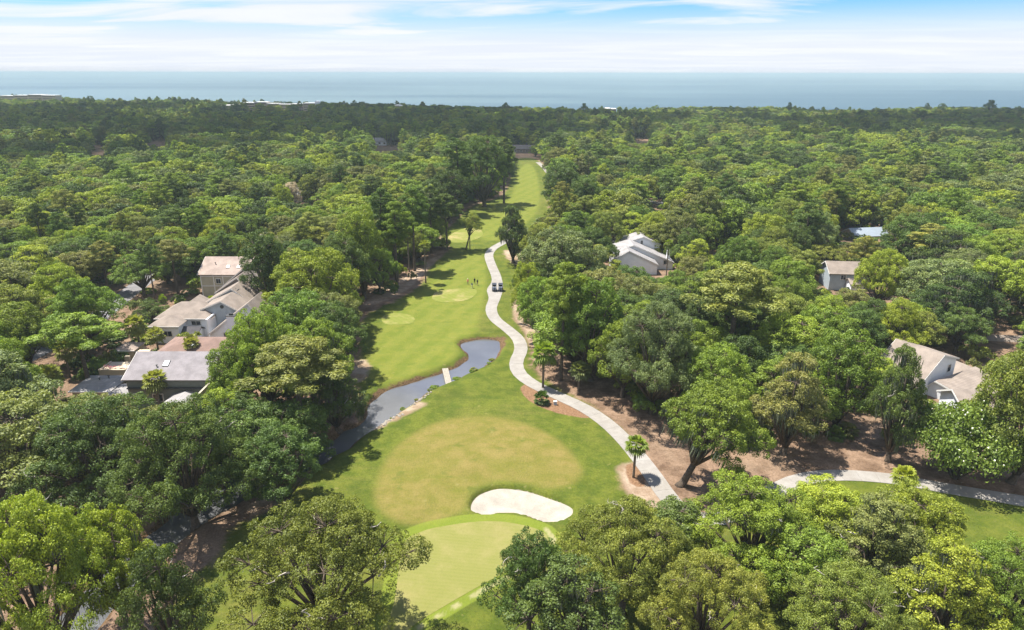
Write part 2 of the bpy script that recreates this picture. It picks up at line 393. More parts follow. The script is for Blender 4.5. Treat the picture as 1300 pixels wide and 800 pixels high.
# pond bank: wet earth and roots
bk = mixc(nt, sstep(nt, fine, 0.3, 0.7), (0.043, 0.028, 0.013), (0.172, 0.107, 0.056))
col = mixc(nt, sstep(nt, rag(A('sd_pond'), mid, 3.0), 1.5, 0.9), col, bk)
sn = mixc(nt, mid, (0.267, 0.237, 0.194), (0.310, 0.280, 0.232))
col = mixc(nt, sstep(nt, A('sd_bunker'), -0.12, -0.2), col, sn)
L(nt, col, bs.inputs['Base Color'])
bp = N(nt, 'ShaderNodeBump'); bp.inputs['Strength'].default_value = 0.7; bp.inputs['Distance'].default_value = 0.25
L(nt, mathn(nt, 'ADD', fine, mathn(nt, 'MULTIPLY', mid, 1.2)), bp.inputs['Height']); L(nt, bp.outputs[0], bs.inputs['Normal']); L(nt, bs.outputs[0], out.inputs[0])
ground = link('ground', ground_me, m_ground); tag(ground, 'grass rough, fairway and brown forest floor under the trees', kind='structure')

def star_sheet(name, poly, mat, dz, rings=12, zf=None):
    c = poly.mean(0); n = len(poly); V = [(c[0], c[1])]
    for r in range(1, rings+1): V += [tuple(c+(p-c)*(r/rings)) for p in poly]
    V = np.array(V); Z = terrain(V[:, 0], V[:, 1])+dz if zf is None else zf(V)
    me = bpy.data.meshes.new(name); Fs = [(0, 1+i, 1+(i+1) % n) for i in range(n)]
    for r in range(rings-1):
        a, b = 1+r*n, 1+(r+1)*n
        Fs += [(a+i, b+i, b+(i+1) % n, a+(i+1) % n) for i in range(n)]
    me.from_pydata([(*v, z) for v, z in zip(V, Z)], [], Fs); me.update()
    me.polygons.foreach_set('use_smooth', np.ones(len(me.polygons), bool))
    return link(name, me, mat)
def mown_mat(name, c1, c2, dry, scale, rot, dry_amt=0.4):
    m, nt, out = mat_new(name); b = N(nt, 'ShaderNodeBsdfPrincipled'); b.inputs['Roughness'].default_value = 0.85; b.inputs['Specular IOR Level'].default_value = 0.15
    g = N(nt, 'ShaderNodeNewGeometry'); mp = N(nt, 'ShaderNodeMapping'); mp.inputs['Rotation'].default_value = (0, 0, rot); L(nt, g.outputs['Position'], mp.inputs[0])
    w = N(nt, 'ShaderNodeTexWave', wave_type='BANDS', bands_direction='Y'); w.inputs['Scale'].default_value = scale; w.inputs['Distortion'].default_value = 1.5; w.inputs['Detail'].default_value = 3; w.inputs['Detail Scale'].default_value = 0.4
    L(nt, mp.outputs[0], w.inputs[0])
    mid = noise(nt, g.outputs['Position'], 0.4, 5, 0.65); fine = noise(nt, g.outputs['Position'], 4.5, 4, 0.7); big = noise(nt, g.outputs['Position'], 0.09, 3)
    c = mixc(nt, sstep(nt, w.outputs['Fac'], 0.3, 0.7), c1, c2)
    c = mixc(nt, sstep(nt, mathn(nt, 'ADD', mathn(nt, 'MULTIPLY', mid, 0.5), mathn(nt, 'MULTIPLY', big, 0.5)), 0.45, 0.65, 0, dry_amt), c, dry)
    c = mixc(nt, sstep(nt, fine, 0.35, 0.8, 0, 0.3), c, [x*0.6 for x in c1])
    L(nt, c, b.inputs['Base Color']); L(nt, b.outputs[0], out.inputs[0]); return m
m_green = mown_mat('mown_green', (0.163, 0.166, 0.041), (0.172, 0.172, 0.046), (0.232, 0.202, 0.077), 0.55, 0.12, 0.7)
m_tee = mown_mat('mown_tee', (0.142, 0.162, 0.026), (0.155, 0.172, 0.031), (0.292, 0.237, 0.103), 0.25, 0.9, 0.95)
tag(star_sheet('putting_green', GREEN, m_green, 0.02, 24), 'pale mown putting green in the foreground below the sand bunker', kind='structure')
for q, lb in zip(TEES, ('small pale oval tee nearest the left trees', 'pale oval tee where the golfers stand', 'far pale tee beside the twin leaning trees')):
    tag(star_sheet('tee_box', q, m_tee, 0.03, 6), lb, kind='structure')

# bunker: bowl of raked sand inside a grass lip
m_sand = mat_plain('bunker_sand', (0.315, 0.285, 0.238), 0.95, 0.13, 0.6, 0.1, bump=0.6, bscale=3)
def bz(V):
    d = sdf(BUNKER, V[:, 0], V[:, 1]); c = BUNKER.mean(0)
    return -0.16 - 0.55*sm(-d, 0, 3.0) + 0.05*hashn(V[:, 0], V[:, 1], 0.9, 3) + 0.35*sm(V[:, 1]-c[1], -1.0, 4.5)*sm(-d, 0.2, 2.0)
tag(star_sheet('sand_bunker', BUNKER*1.0, m_sand, 0, 14, bz), 'white kidney-shaped sand bunker beside the dry apron', kind='structure')

# water
def water_mat(name, colr, rough, wscale, wstr, ior=1.33, spec=0.5):
    m, nt, out = mat_new(name); b = N(nt, 'ShaderNodeBsdfPrincipled'); g = N(nt, 'ShaderNodeNewGeometry')
    n = noise(nt, g.outputs['Position'], wscale*0.05, 4, 0.6)
    L(nt, mixc(nt, sstep(nt, n, 0.3, 0.7), [c*0.8 for c in colr], [c*1.15 for c in colr]), b.inputs['Base Color'])
    b.inputs['Roughness'].default_value = rough; b.inputs['IOR'].default_value = ior; b.inputs['Specular IOR Level'].default_value = spec
    bp = N(nt, 'ShaderNodeBump'); bp.inputs['Strength'].default_value = wstr; bp.inputs['Distance'].default_value = 0.1
    L(nt, noise(nt, g.outputs['Position'], wscale, 4, 0.6), bp.inputs['Height']); L(nt, bp.outputs[0], b.inputs['Normal'])
    L(nt, b.outputs[0], out.inputs[0]); return m
m_pond = water_mat('pond_water', (0.10, 0.102, 0.106), 0.05, 1.2, 0.06, 1.45, 0.9)
lo, hi = POND.min(0)-2.5, POND.max(0)+2.5
pw = MB().add([(lo[0], lo[1], WATER_Z), (hi[0], lo[1], WATER_Z), (hi[0], hi[1], WATER_Z), (lo[0], hi[1], WATER_Z)], [(0, 1, 2, 3)]).build('pond', m_pond)
tag(pw, 'narrow winding pond reflecting the pale sky', kind='structure')
m_sea, nt, out = mat_new('sea_water'); b = N(nt, 'ShaderNodeBsdfPrincipled'); g = N(nt, 'ShaderNodeNewGeometry')
mp = N(nt, 'ShaderNodeMapping'); mp.inputs['Scale'].default_value = (0.0005, 0.0016, 1); L(nt, g.outputs['Position'], mp.inputs[0])
L(nt, mixc(nt, sstep(nt, noise(nt, mp.outputs[0], 1.0, 5, 0.65), 0.38, 0.62), (0.042, 0.080, 0.084), (0.095, 0.145, 0.138)), b.inputs['Base Color'])  # darker streaks are cloud-shadow patches painted into the water colour
b.inputs['Roughness'].default_value = 0.35; b.inputs['Specular IOR Level'].default_value = 0.22
bp = N(nt, 'ShaderNodeBump'); bp.inputs['Strength'].default_value = 0.5; bp.inputs['Distance'].default_value = 1.0
mp2 = N(nt, 'ShaderNodeMapping'); mp2.inputs['Scale'].default_value = (0.02, 0.06, 1); L(nt, g.outputs['Position'], mp2.inputs[0])
L(nt, noise(nt, mp2.outputs[0], 1.0, 4), bp.inputs['Height']); L(nt, bp.outputs[0], b.inputs['Normal']); L(nt, b.outputs[0], out.inputs[0])
sv = []; ys = [880, 1200, 2000, 4000, 8000, 16000, 30000]
MB_ = MB()
for a, bb in zip(ys[:-1], ys[1:]): MB_.add([(-30000, a, -1.2), (30000, a, -1.2), (30000, bb, -1.2), (-30000, bb, -1.2)], [(0, 1, 2, 3)])
tag(MB_.build('sea', m_sea), 'flat turquoise sea out to the horizon', kind='structure')

# cart path: cast concrete slabs, one by one, with open joints
m_conc, nt, out = mat_new('path_concrete'); b = N(nt, 'ShaderNodeBsdfPrincipled'); g = N(nt, 'ShaderNodeNewGeometry'); oi = N(nt, 'ShaderNodeObjectInfo')
n1 = noise(nt, g.outputs['Position'], 0.7, 5, 0.65); n2 = noise(nt, g.outputs['Position'], 9, 4, 0.7)
c = mixc(nt, sstep(nt, n1, 0.3, 0.7), (0.249, 0.230, 0.206), (0.310, 0.292, 0.267)); c = mixc(nt, sstep(nt, n2, 0.4, 0.8, 0, 0.45), c, (0.189, 0.172, 0.150))
c = mixc(nt, mathn(nt, 'MULTIPLY', oi.outputs['Random'], 0.22), c, (0.146, 0.138, 0.127))
c = mixc(nt, sstep(nt, noise(nt, g.outputs['Position'], 0.16, 5, 0.7), 0.45, 0.7, 0, 0.4), c, (0.181, 0.159, 0.133))
L(nt, c, b.inputs['Base Color']); b.inputs['Roughness'].default_value = 0.9; b.inputs['Specular IOR Level'].default_value = 0.15; L(nt, b.outputs[0], out.inputs[0])
m_base = mat_plain('path_base_earth', (0.146, 0.120, 0.095), 0.95)
def slab_path(line, width, label, slab=True, zt=0.06):
    n = len(line); T = np.gradient(line, axis=0); T /= np.linalg.norm(T, axis=1)[:, None]; Nn = np.stack([-T[:, 1], T[:, 0]], 1)
    w = np.array([width(i, line[i]) if callable(width) else (width, width) for i in range(n)])/2
    Lp = line+Nn*w[:, :1]; Rp = line-Nn*w[:, 1:]
    mb = MB()
    for i in range(n-1):
        mb.add([(*Lp[i], zt-0.04), (*Rp[i], zt-0.04), (*Rp[i+1], zt-0.04), (*Lp[i+1], zt-0.04)], [(0, 1, 2, 3)])
    root = mb.build('cart_path', m_base); tag(root, label, kind='structure')
    for i in range(n-1):
        g = 0.005
        a, bq, c_, d = Lp[i]+(Lp[i+1]-Lp[i])*g, Rp[i]+(Rp[i+1]-Rp[i])*g, Rp[i+1]-(Rp[i+1]-Rp[i])*g, Lp[i+1]-(Lp[i+1]-Lp[i])*g
        z = zt + random.Random(i).uniform(-0.004, 0.004)
        MB().slab([(*a, z), (*bq, z), (*c_, z), (*d, z)], 0.14).build('slab', m_conc, root)
    return root
cartp = P(632, 368)
def w1(i, p):
    q = math.exp(-((p[1]-cartp.y)/5.5)**2)
    return (2.8+0.4*q, 2.8+2.6*q)
slab_path(PATH1, w1, 'pale concrete cart path curving past the pond up the fairway')
slab_path(PATH2, 2.8, 'pale concrete cart path branching right below the brown needle bed')
slab_path(PATH3, 3.0, 'short grey path at the far end of the fairway')
m_asph = mat_plain('asphalt', (0.16, 0.155, 0.16), 0.9, 0.2, 0.6)
for (ln, w), lb in zip(ROADS, ('grey lane beside the left trees', 'curving road glimpsed between the far right trees', 'driveway by the parked white car')):
    T = np.gradient(ln, axis=0); T /= np.linalg.norm(T, axis=1)[:, None]; Nn = np.stack([-T[:, 1], T[:, 0]], 1)
    mb = MB()
    for i in range(len(ln)-1):
        a, bq, c_, d = ln[i]+Nn[i]*w/2, ln[i]-Nn[i]*w/2, ln[i+1]-Nn[i+1]*w/2, ln[i+1]+Nn[i+1]*w/2
        mb.add([(*a, 0.04), (*bq, 0.04), (*c_, 0.04), (*d, 0.04)], [(0, 1, 2, 3)])
    tag(mb.build('road', m_asph), lb, kind='structure')
# ------------------------------------------------------------------ trees: kinds, each a shape shared by its copies
def leaf_mat(name, use_random, glow=0.32):
    m, nt, out = mat_new(name); oi = N(nt, 'ShaderNodeObjectInfo')
    at = N(nt, 'ShaderNodeAttribute'); at.attribute_name = 'tone'
    if use_random:
        cr = N(nt, 'ShaderNodeValToRGB'); cr.color_ramp.interpolation = 'CONSTANT'
        v_ = lambda k, f: tuple(x*f for x in TINT[k])
        els = [(0.0, v_('d', .8)), (0.11, v_('g', 1)), (0.22, v_('o', .95)), (0.34, v_('y', .92)), (0.43, v_('k', .85)), (0.54, v_('g2', 1)), (0.64, v_('s', .95)), (0.70, v_('o2', .8)), (0.78, v_('g', 1.04)), (0.86, v_('k', 1)), (0.94, v_('y', 1.0))]
        while len(cr.color_ramp.elements) < len(els): cr.color_ramp.elements.new(0.5)
        for e, (p, c) in zip(cr.color_ramp.elements, els): e.position = p; e.color = (*c, 1)
        L(nt, oi.outputs['Random'], cr.inputs[0]); base = cr.outputs[0]
    else: base = oi.outputs['Color']
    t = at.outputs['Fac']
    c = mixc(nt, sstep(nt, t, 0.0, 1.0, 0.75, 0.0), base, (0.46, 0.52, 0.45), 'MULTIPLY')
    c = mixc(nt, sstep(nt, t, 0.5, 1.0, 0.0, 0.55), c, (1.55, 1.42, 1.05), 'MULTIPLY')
    d = N(nt, 'ShaderNodeBsdfDiffuse'); tr = N(nt, 'ShaderNodeBsdfTranslucent'); gl = N(nt, 'ShaderNodeBsdfGlossy'); gl.inputs['Roughness'].default_value = 0.5
    L(nt, c, d.inputs[0]); L(nt, mixc(nt, 1.0, c, (1.25, 1.3, 0.55), 'MULTIPLY'), tr.inputs[0]); gl.inputs[0].default_value = (0.8, 0.85, 0.85, 1)
    mx = N(nt, 'ShaderNodeMixShader'); mx.inputs[0].default_value = glow; L(nt, d.outputs[0], mx.inputs[1]); L(nt, tr.outputs[0], mx.inputs[2])
    m2 = N(nt, 'ShaderNodeMixShader'); m2.inputs[0].default_value = 0.02; L(nt, mx.outputs[0], m2.inputs[1]); L(nt, gl.outputs[0], m2.inputs[2])
    L(nt, m2.outputs[0], out.inputs[0]); return m
TINT = {'y': (0.286, 0.342, 0.038), 'g': (0.199, 0.274, 0.036), 'g2': (0.159, 0.237, 0.038), 'd': (0.083, 0.125, 0.029), 'k': (0.114, 0.168, 0.036),
        'o': (0.230, 0.260, 0.047), 'o2': (0.213, 0.224, 0.067), 's': (0.213, 0.255, 0.095), 'w': (0.482, 0.426, 0.358), 'p': (0.269, 0.280, 0.067)}
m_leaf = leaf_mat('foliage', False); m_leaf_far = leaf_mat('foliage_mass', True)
m_bark = mat_plain('bark', (0.105, 0.082, 0.062), 0.95, 0.35, 4.0, 0.1, bump=0.5, bscale=12)
m_bark_pale = mat_plain('bark_bare_wood', (0.40, 0.365, 0.32), 0.9, 0.25, 4.0, 0.1)
m_palmbark = mat_plain('palm_bark', (0.17, 0.14, 0.11), 0.95, 0.3, 8.0, 0.1)
m_moss = mat_plain('hanging_moss', (0.12, 0.135, 0.085), 0.95, 0.3, 2.0, 0.05)
m_flower = mat_plain('white_blossom', (0.78, 0.76, 0.66), 0.8, 0.05, 2.0)

def leaves_mesh(name, C, Nn, T, size, aspect, rng, smooth=False):
    """diamond shaped leaf sprays, slightly folded"""
    n = len(C); Nn = Nn/np.linalg.norm(Nn, axis=1)[:, None]
    r = rng.normal(size=(n, 3)); t = r - (r*Nn).sum(1)[:, None]*Nn; t /= np.linalg.norm(t, axis=1)[:, None]
    b = np.cross(Nn, t); s = size*(0.6+0.8*rng.random(n))[:, None]; w = s*aspect
    fold = Nn*(s*0.14)
    V = np.stack([C-t*s*0.5, C+b*w*0.5+fold, C+t*s*0.5, C-b*w*0.5+fold], 1).reshape(-1, 3)
    i = np.arange(n)[:, None]*4
    F = np.concatenate([np.concatenate([i, i+1, i+2], 1), np.concatenate([i, i+2, i+3], 1)])
    me = mesh_np(name, V, F); attr(me, 'tone', np.repeat(T, 4)); return me

def clump_leaves(clumps, per, rng, flat=0.85, out_bias=0.55, up=0.35, jit=1.1):
    """clumps: (centre, radius, outward, tone) -> leaf centres, normals, tones"""
    C, Nn, T = [], [], []
    for cc, rc, ow, tn in clumps:
        k = max(4, int(per*(rc/0.8)**1.6)); d = rng.normal(size=(k, 3)); d += np.array(ow)*out_bias*1.2; d[:, 2] += up
        d /= np.linalg.norm(d, axis=1)[:, None]; r = rc*(0.45+0.6*rng.random(k)**0.6)[:, None]
        C.append(np.array(cc)+d*r*np.array([1, 1, flat])); nn = d+rng.normal(size=(k, 3))*jit*0.6; nn[:, 2] += 0.15; Nn.append(nn)
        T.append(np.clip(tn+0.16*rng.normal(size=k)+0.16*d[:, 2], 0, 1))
    return np.concatenate(C), np.concatenate(Nn), np.concatenate(T)

def oak_shape(seed, R=6.0, H=14.0, base=0.30, n_out=8, n_in=5, lobe=0.36, per=110, leaf=0.44, cl=15, droop=0.0, bare=0, moss=0, gap=0.0, top=0.36, stem=1.0, csz=0.72, dome=0):
    rng = np.random.default_rng(seed); rr = random.Random(seed)
    zb = H*base; Ch = H-zb; lobes = []
    for k in range(n_out):
        a = 2*math.pi*(k+rr.uniform(-.3, .3))/n_out; q = R*rr.uniform(0.52, 0.78)
        lobes.append((np.array([q*math.cos(a), q*math.sin(a), zb+Ch*rr.uniform(0.22, 0.55)]), R*lobe*rr.uniform(0.75, 1.15)))
    for k in range(n_in):
        a = 2*math.pi*(k+rr.uniform(-.3, .3))/n_in+0.4; q = R*rr.uniform(0.2, 0.42)
        lobes.append((np.array([q*math.cos(a), q*math.sin(a), zb+Ch*rr.uniform(0.55, 0.82)]), R*lobe*rr.uniform(0.8, 1.15)))
    lobes.append((np.array([rr.uniform(-.1, .1)*R, rr.uniform(-.1, .1)*R, H-R*top*0.75]), R*top))
    if dome:      # one full rounded head, lobes spread over it
        lobes = []; cz = zb+Ch*.40
        for k in range(dome):
            w_ = 1-1.35*(k+.5)/dome; a = k*2.39996+rr.uniform(-.35, .35); q = math.sqrt(max(0, 1-w_*w_))*rr.uniform(.9, 1.08)
            lr_ = R*lobe*rr.uniform(.8, 1.2)
            lobes.append((np.array([q*math.cos(a)*(R-lr_*.9), q*math.sin(a)*(R-lr_*.9), cz+w_*(Ch*.60-lr_*.62)*rr.uniform(.9, 1.06)]), lr_))
    clumps = []; tw = MB(); hubs = []
    for li, (lc, lr) in enumerate(lobes):
        tone = rr.uniform(0.38, 0.66)
        for k in range(int(cl*(lr/2.0)**2*(0.72/csz)**2)):
            d = rng.normal(size=3); d[2] = d[2]*0.8+0.25; d /= np.linalg.norm(d)
            if d[2] < -0.45: continue
            p = lc+d*lr*np.array([1, 1, 0.78])*rr.uniform(0.72, 1.12); rc = csz*rr.uniform(0.65, 1.3)
            if any(j != li and np.linalg.norm((p-c2)/np.array([1, 1, .78])) < 0.6*r2 for j, (c2, r2) in enumerate(lobes)): continue
            if rr.random() < gap: continue
            if p[2] + rc*0.6 > H: p[2] = H-rc*0.6
            if p[2] < zb*0.75: p[2] = zb*0.75+rr.random()
            clumps.append((p, rc, d, tone+rr.uniform(-.13, .13))); hubs.append((p, lc))
    C, Nn, T = clump_leaves(clumps, per, rng)
    crown = leaves_mesh('oak_crown', C, Nn, T, leaf, 0.62, rng)
    # trunk with limbs to each lobe and twigs to clumps
    fork = np.array([rr.uniform(-.25, .25), rr.uniform(-.25, .25), zb*0.72]); r0 = 0.035*H*stem
    tw.tube([(0, 0, -0.35), (0.02, 0, 0.25), tuple(fork*0.55), tuple(fork)], [r0*1.7, r0*1.05, r0*0.85, r0*0.78], 8)
    for lc, lr in lobes:
        mid = fork*0.5+lc*0.5+np.array([rr.uniform(-.5, .5), rr.uniform(-.5, .5), rr.uniform(0, .6)])
        tw.tube([tuple(fork-np.array([0, 0, .3])), tuple(mid), tuple(lc)], [r0*0.55, r0*0.34, r0*0.16], 5)
    for p, lc in hubs[::2]:
        tw.tube([tuple(lc), tuple((p+lc)/2+np.array([0, 0, .15])), tuple(p)], [r0*0.14, r0*0.09, r0*0.03], 3, False)
    trunk = tw.mesh('oak_trunk', True)
    dead = None
    if bare:
        dead = []
        for k in range(bare):
            lc, lr = lobes[rr.randrange(len(lobes))]; a = rr.uniform(0, 6.28); b2 = MB()
            d = np.array([math.cos(a), math.sin(a), 0.5]); p = lc+d*lr*.45; pts = [tuple(p)]
            for s in range(5):
                d = d+np.array([rr.uniform(-.8, .8), rr.uniform(-.8, .8), rr.uniform(-.35, .5)]); d /= np.linalg.norm(d); p = p+d*lr*0.2; pts.append(tuple(p))
                if s: b2.tube([tuple(p), tuple(p+np.array([rr.uniform(-.6, .6), rr.uniform(-.6, .6), rr.uniform(0, .5)])*lr*0.3)], [0.04, 0.012], 3, False)
            b2.tube(pts, [0.09, 0.08, 0.065, 0.05, 0.035, 0.012], 4, False); dead.append(b2.mesh('bare_branch'))
    hang = None
    if moss:
        V, Fq = [], []
        for k in range(moss):
            p, lc = hubs[rr.randrange(len(hubs))]
            for s in range(9):
                x, y = p[0]+rr.gauss(0, .4), p[1]+rr.gauss(0, .4); z = p[2]-rr.uniform(0.1, .6); ln = rr.uniform(0.6, 1.9); w = rr.uniform(.05, .13); a = rr.uniform(0, 3.14)
                b = len(V); dx, dy = math.cos(a)*w, math.sin(a)*w
                V += [(x-dx, y-dy, z), (x+dx, y+dy, z), (x+dx*.6+.06, y+dy*.6, z-ln*.6), (x-dx*.7+.06, y-dy*.7, z-ln*.55), (x+.02, y, z-ln)]; Fq += [(b, b+1, b+2), (b, b+2, b+3), (b+3, b+2, b+4)]
        hang = mesh_np('spanish_moss', V, Fq)
    return dict(kind='oak', R=R, H=H, crown=crown, trunk=trunk, dead=dead, moss=hang)

def pine_shape(seed, R=4.2, H=20.0, base=0.52, n=46, per=190, leaf=0.36, umbrella=0.3):
    rng = np.random.default_rng(seed); rr = random.Random(seed); tw = MB(); zb = H*base; clumps = []
    lean = np.array([rr.uniform(-.5, .5), rr.uniform(-.5, .5)])
    def axis_at(z): t = z/H; return np.array([lean[0]*t*t, lean[1]*t*t, z])
    r0 = 0.0155*H
    tw.tube([tuple(axis_at(z)) for z in (-.35, .4, H*.3, H*.6, H*.85, H*.97)], [r0*1.35, r0, r0*.85, r0*.6, r0*.28, r0*.06], 7)
    for k in range(n):
        t = (k+rr.random())/n; z = zb+(H-zb)*(0.06+0.9*t); prof = math.sin(math.pi*min(1, 0.28+0.72*t))**0.7 if t > umbrella else 0.55+0.35*t/umbrella
        a = k*2.4+rr.uniform(-.5, .5); q = R*prof*rr.uniform(0.35, 1.0); s = axis_at(z-0.10*q)
        e = axis_at(z)+np.array([math.cos(a)*q, math.sin(a)*q, rr.uniform(-.2, .5)])
        tw.tube([tuple(s), tuple((s+e)/2+np.array([0, 0, -.1])), tuple(e)], [r0*.22, r0*.13, r0*.05], 3, False)
        tn = rr.uniform(.35, .7)
        for m in range(2 if q > R*.5 else 1):
            f = 1-0.42*m; p = s+(e-s)*f+np.array([rr.gauss(0, .25), rr.gauss(0, .25), .15])
            clumps.append((p, R*rr.uniform(.15, .235), (math.cos(a), math.sin(a), .5), tn+rr.uniform(-.1, .1)))
    clumps.append((axis_at(H-.4), R*.2, (0, 0, 1), .6))
    C, Nn, T = clump_leaves(clumps, per, rng, 0.62, 0.3, 0.45, 1.0)
    crown = leaves_mesh('pine_crown', C, Nn, T, leaf, 0.34, rng)
    return dict(kind='pine', R=R, H=H, crown=crown, trunk=tw.mesh('pine_trunk', True), dead=None, moss=None)

def palm_shape(seed, R=2.1, H=8.0, fronds=34, trunk_r=0.19, seg=9):
    rng = np.random.default_rng(seed); rr = random.Random(seed); tw = MB()
    ln = (rr.uniform(-.25, .25), rr.uniform(-.25, .25)); top = np.array([ln[0], ln[1], H-R*0.95])
    zs = np.linspace(-.3, top[2], 8)
    tw.tube([(ln[0]*(z/H)**2, ln[1]*(z/H)**2, z) for z in zs], [trunk_r*(1.25 if i == 0 else 1.0+0.08*(i % 2)) for i in range(8)], 8)
    V, Fq, T = [], [], []
    for k in range(fronds):
        t = (k+.5)/fronds; el = math.radians(82-128*t+rr.uniform(-8, 8)); a = k*2.39996
        d = np.array([math.cos(a)*math.cos(el), math.sin(a)*math.cos(el), math.sin(el)]); L_ = R*rr.uniform(.42, .56)
        side = np.array([-math.sin(a), math.cos(a), 0]); upv = np.cross(d, side)*-1
        st = top; e = st+d*L_
        b = len(V); V += [tuple(st+side*.03), tuple(st-side*.03), tuple(e-side*.03), tuple(e+side*.03)]; Fq += [(b, b+1, b+2), (b, b+2, b+3)]; T += [0.55]*4
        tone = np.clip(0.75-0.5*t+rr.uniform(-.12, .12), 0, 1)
        for s in range(seg):
            w = math.radians(-85+170*s/(seg-1)); dd = d*math.cos(w)+side*math.sin(w); ll = R*rr.uniform(.45, .6)*(0.75+0.25*math.cos(w))
            mid = e+dd*ll*.55; tip = e+dd*ll+np.array([0, 0, -ll*.35]); cs = np.cross(dd, upv); cs /= max(1e-6, np.linalg.norm(cs)); wd = R*.055
            b = len(V); V += [tuple(e), tuple(mid+cs*wd), tuple(tip), tuple(mid-cs*wd)]; Fq += [(b, b+1, b+2), (b, b+2, b+3)]; T += [tone]*4
    me = mesh_np('palm_fronds', V, Fq); attr(me, 'tone', T)
    sk = MB()
    for k in range(16):
        a = k*2.4; e = top+np.array([math.cos(a)*.5*R*.5, math.sin(a)*.5*R*.5, -R*rr.uniform(.35, .6)]); s = top+np.array([0, 0, -.05])
        q = np.array([-math.sin(a), math.cos(a), 0])*.12
        sk.add([tuple(s), tuple(e+q), tuple(e-q)], [(0, 1, 2)])
    return dict(kind='palm', R=R, H=H, crown=me, trunk=tw.mesh('palm_trunk', True), dead=[sk.mesh('dead_skirt')], moss=None)

def shrub_shape(seed, R=1.8, H=2.4, n=26, per=120, leaf=0.34, flowers=0):
    rng = np.random.default_rng(seed); rr = random.Random(seed); clumps = []; tw = MB()
    for k in range(n):
        a = rr.uniform(0, 6.283); q = R*math.sqrt(rr.random())*.82; z = H*(0.28+0.5*rr.random()*(1-(q/R)**2)+0.12)
        rc = min(1.1, R*rr.uniform(.2, .32)); z = min(z, H-rc*.6)
        clumps.append(((q*math.cos(a), q*math.sin(a), z), rc, (math.cos(a)*q/R, math.sin(a)*q/R, .7), rr.uniform(.35, .65)))
        tw.tube([(0.1*math.cos(a), 0.1*math.sin(a), -.2), (q*.4*math.cos(a), q*.4*math.sin(a), z*.5), (q*math.cos(a), q*math.sin(a), z)], [.07, .045, .015], 4, False)
    C, Nn, T = clump_leaves(clumps, per, rng)
    d = dict(kind='shrub', R=R, H=H, crown=leaves_mesh('shrub_foliage', C, Nn, T, leaf, .6, rng), trunk=tw.mesh('shrub_stems', True), dead=None, moss=None)
    if flowers:
        ii = rng.choice(np.where(Nn[:, 2] > 0.35)[0], flowers, replace=False)
        up = Nn[ii]/np.linalg.norm(Nn[ii], axis=1)[:, None]
        d['flowers'] = leaves_mesh('blossoms', C[ii]+up*.12, up, np.full(flowers, .5), 0.13, .9, rng)
    return d

OAKS = [oak_shape(11, base=.12, dome=19, lobe=.35, per=112, leaf=.235, cl=26), oak_shape(12, base=.16, dome=16, lobe=.37, R=6.5, H=13, per=112, leaf=.235, cl=26),
        oak_shape(13, R=5.4, H=14.5, base=.12, dome=18, lobe=.36, per=112, leaf=.23, cl=26),
        oak_shape(14, R=6.5, H=12.5, base=.24, n_out=11, n_in=7, lobe=.30, per=112, leaf=.235, cl=26, moss=40, bare=3), oak_shape(15, R=4.6, H=14.5, base=.10, dome=17, lobe=.38, per=112, leaf=.23, cl=26),
        oak_shape(16, R=7, H=13, base=.26, n_out=12, n_in=7, lobe=.27, per=120, leaf=.23, cl=28, gap=.12, bare=6, moss=20),
        oak_shape(17, R=6.5, H=14, base=.28, n_out=11, n_in=7, lobe=.27, per=120, leaf=.225, cl=28, gap=.18, bare=4),
        oak_shape(18, R=5.5, H=16, base=.12, n_out=10, n_in=7, lobe=.32, per=112, leaf=.23, cl=26, moss=110, bare=2)]
BIG = [oak_shape(71, R=9.5, H=14, base=.26, n_out=15, n_in=10, lobe=.23, per=190, leaf=.172, cl=26, gap=.2, bare=6, csz=.66, top=.26),
       oak_shape(72, R=9.5, H=14, base=.22, n_out=15, n_in=10, lobe=.24, per=190, leaf=.172, cl=26, gap=.12, bare=10, moss=30, csz=.66, top=.26),
       oak_shape(73, R=8.5, H=15, base=.18, n_out=15, n_in=11, lobe=.26, per=170, leaf=.182, cl=25, gap=.06, bare=3, moss=40, csz=.7, top=.28)]
BARE_STEM = oak_shape(81, R=3.6, H=12, base=.56, n_out=7, n_in=3, lobe=.36, per=112, leaf=.23, cl=26, stem=.62, top=.4)
LEANER = oak_shape(82, R=7.5, H=16, base=.34, n_out=12, n_in=8, lobe=.30, per=120, leaf=.225, cl=26, moss=90, bare=4, csz=.7)
PINES = [pine_shape(21), pine_shape(22, R=4.6, H=19, base=.62, n=36, umbrella=.15), pine_shape(23, R=3.6, H=22, base=.45, n=54)]
PALMS = [palm_shape(31), palm_shape(32, R=2.3, H=7.0, fronds=40), palm_shape(33, R=1.6, H=9.5, fronds=26, trunk_r=.16)]
SHRUBS = [shrub_shape(41), shrub_shape(42, R=2.2, H=2.1, n=30)]
FLOWER_SHRUB = shrub_shape(43, R=5.2, H=6.0, n=150, per=70, leaf=.26, flowers=520)
LOW_PALM = palm_shape(44, R=1.5, H=1.9, fronds=30, trunk_r=.14)

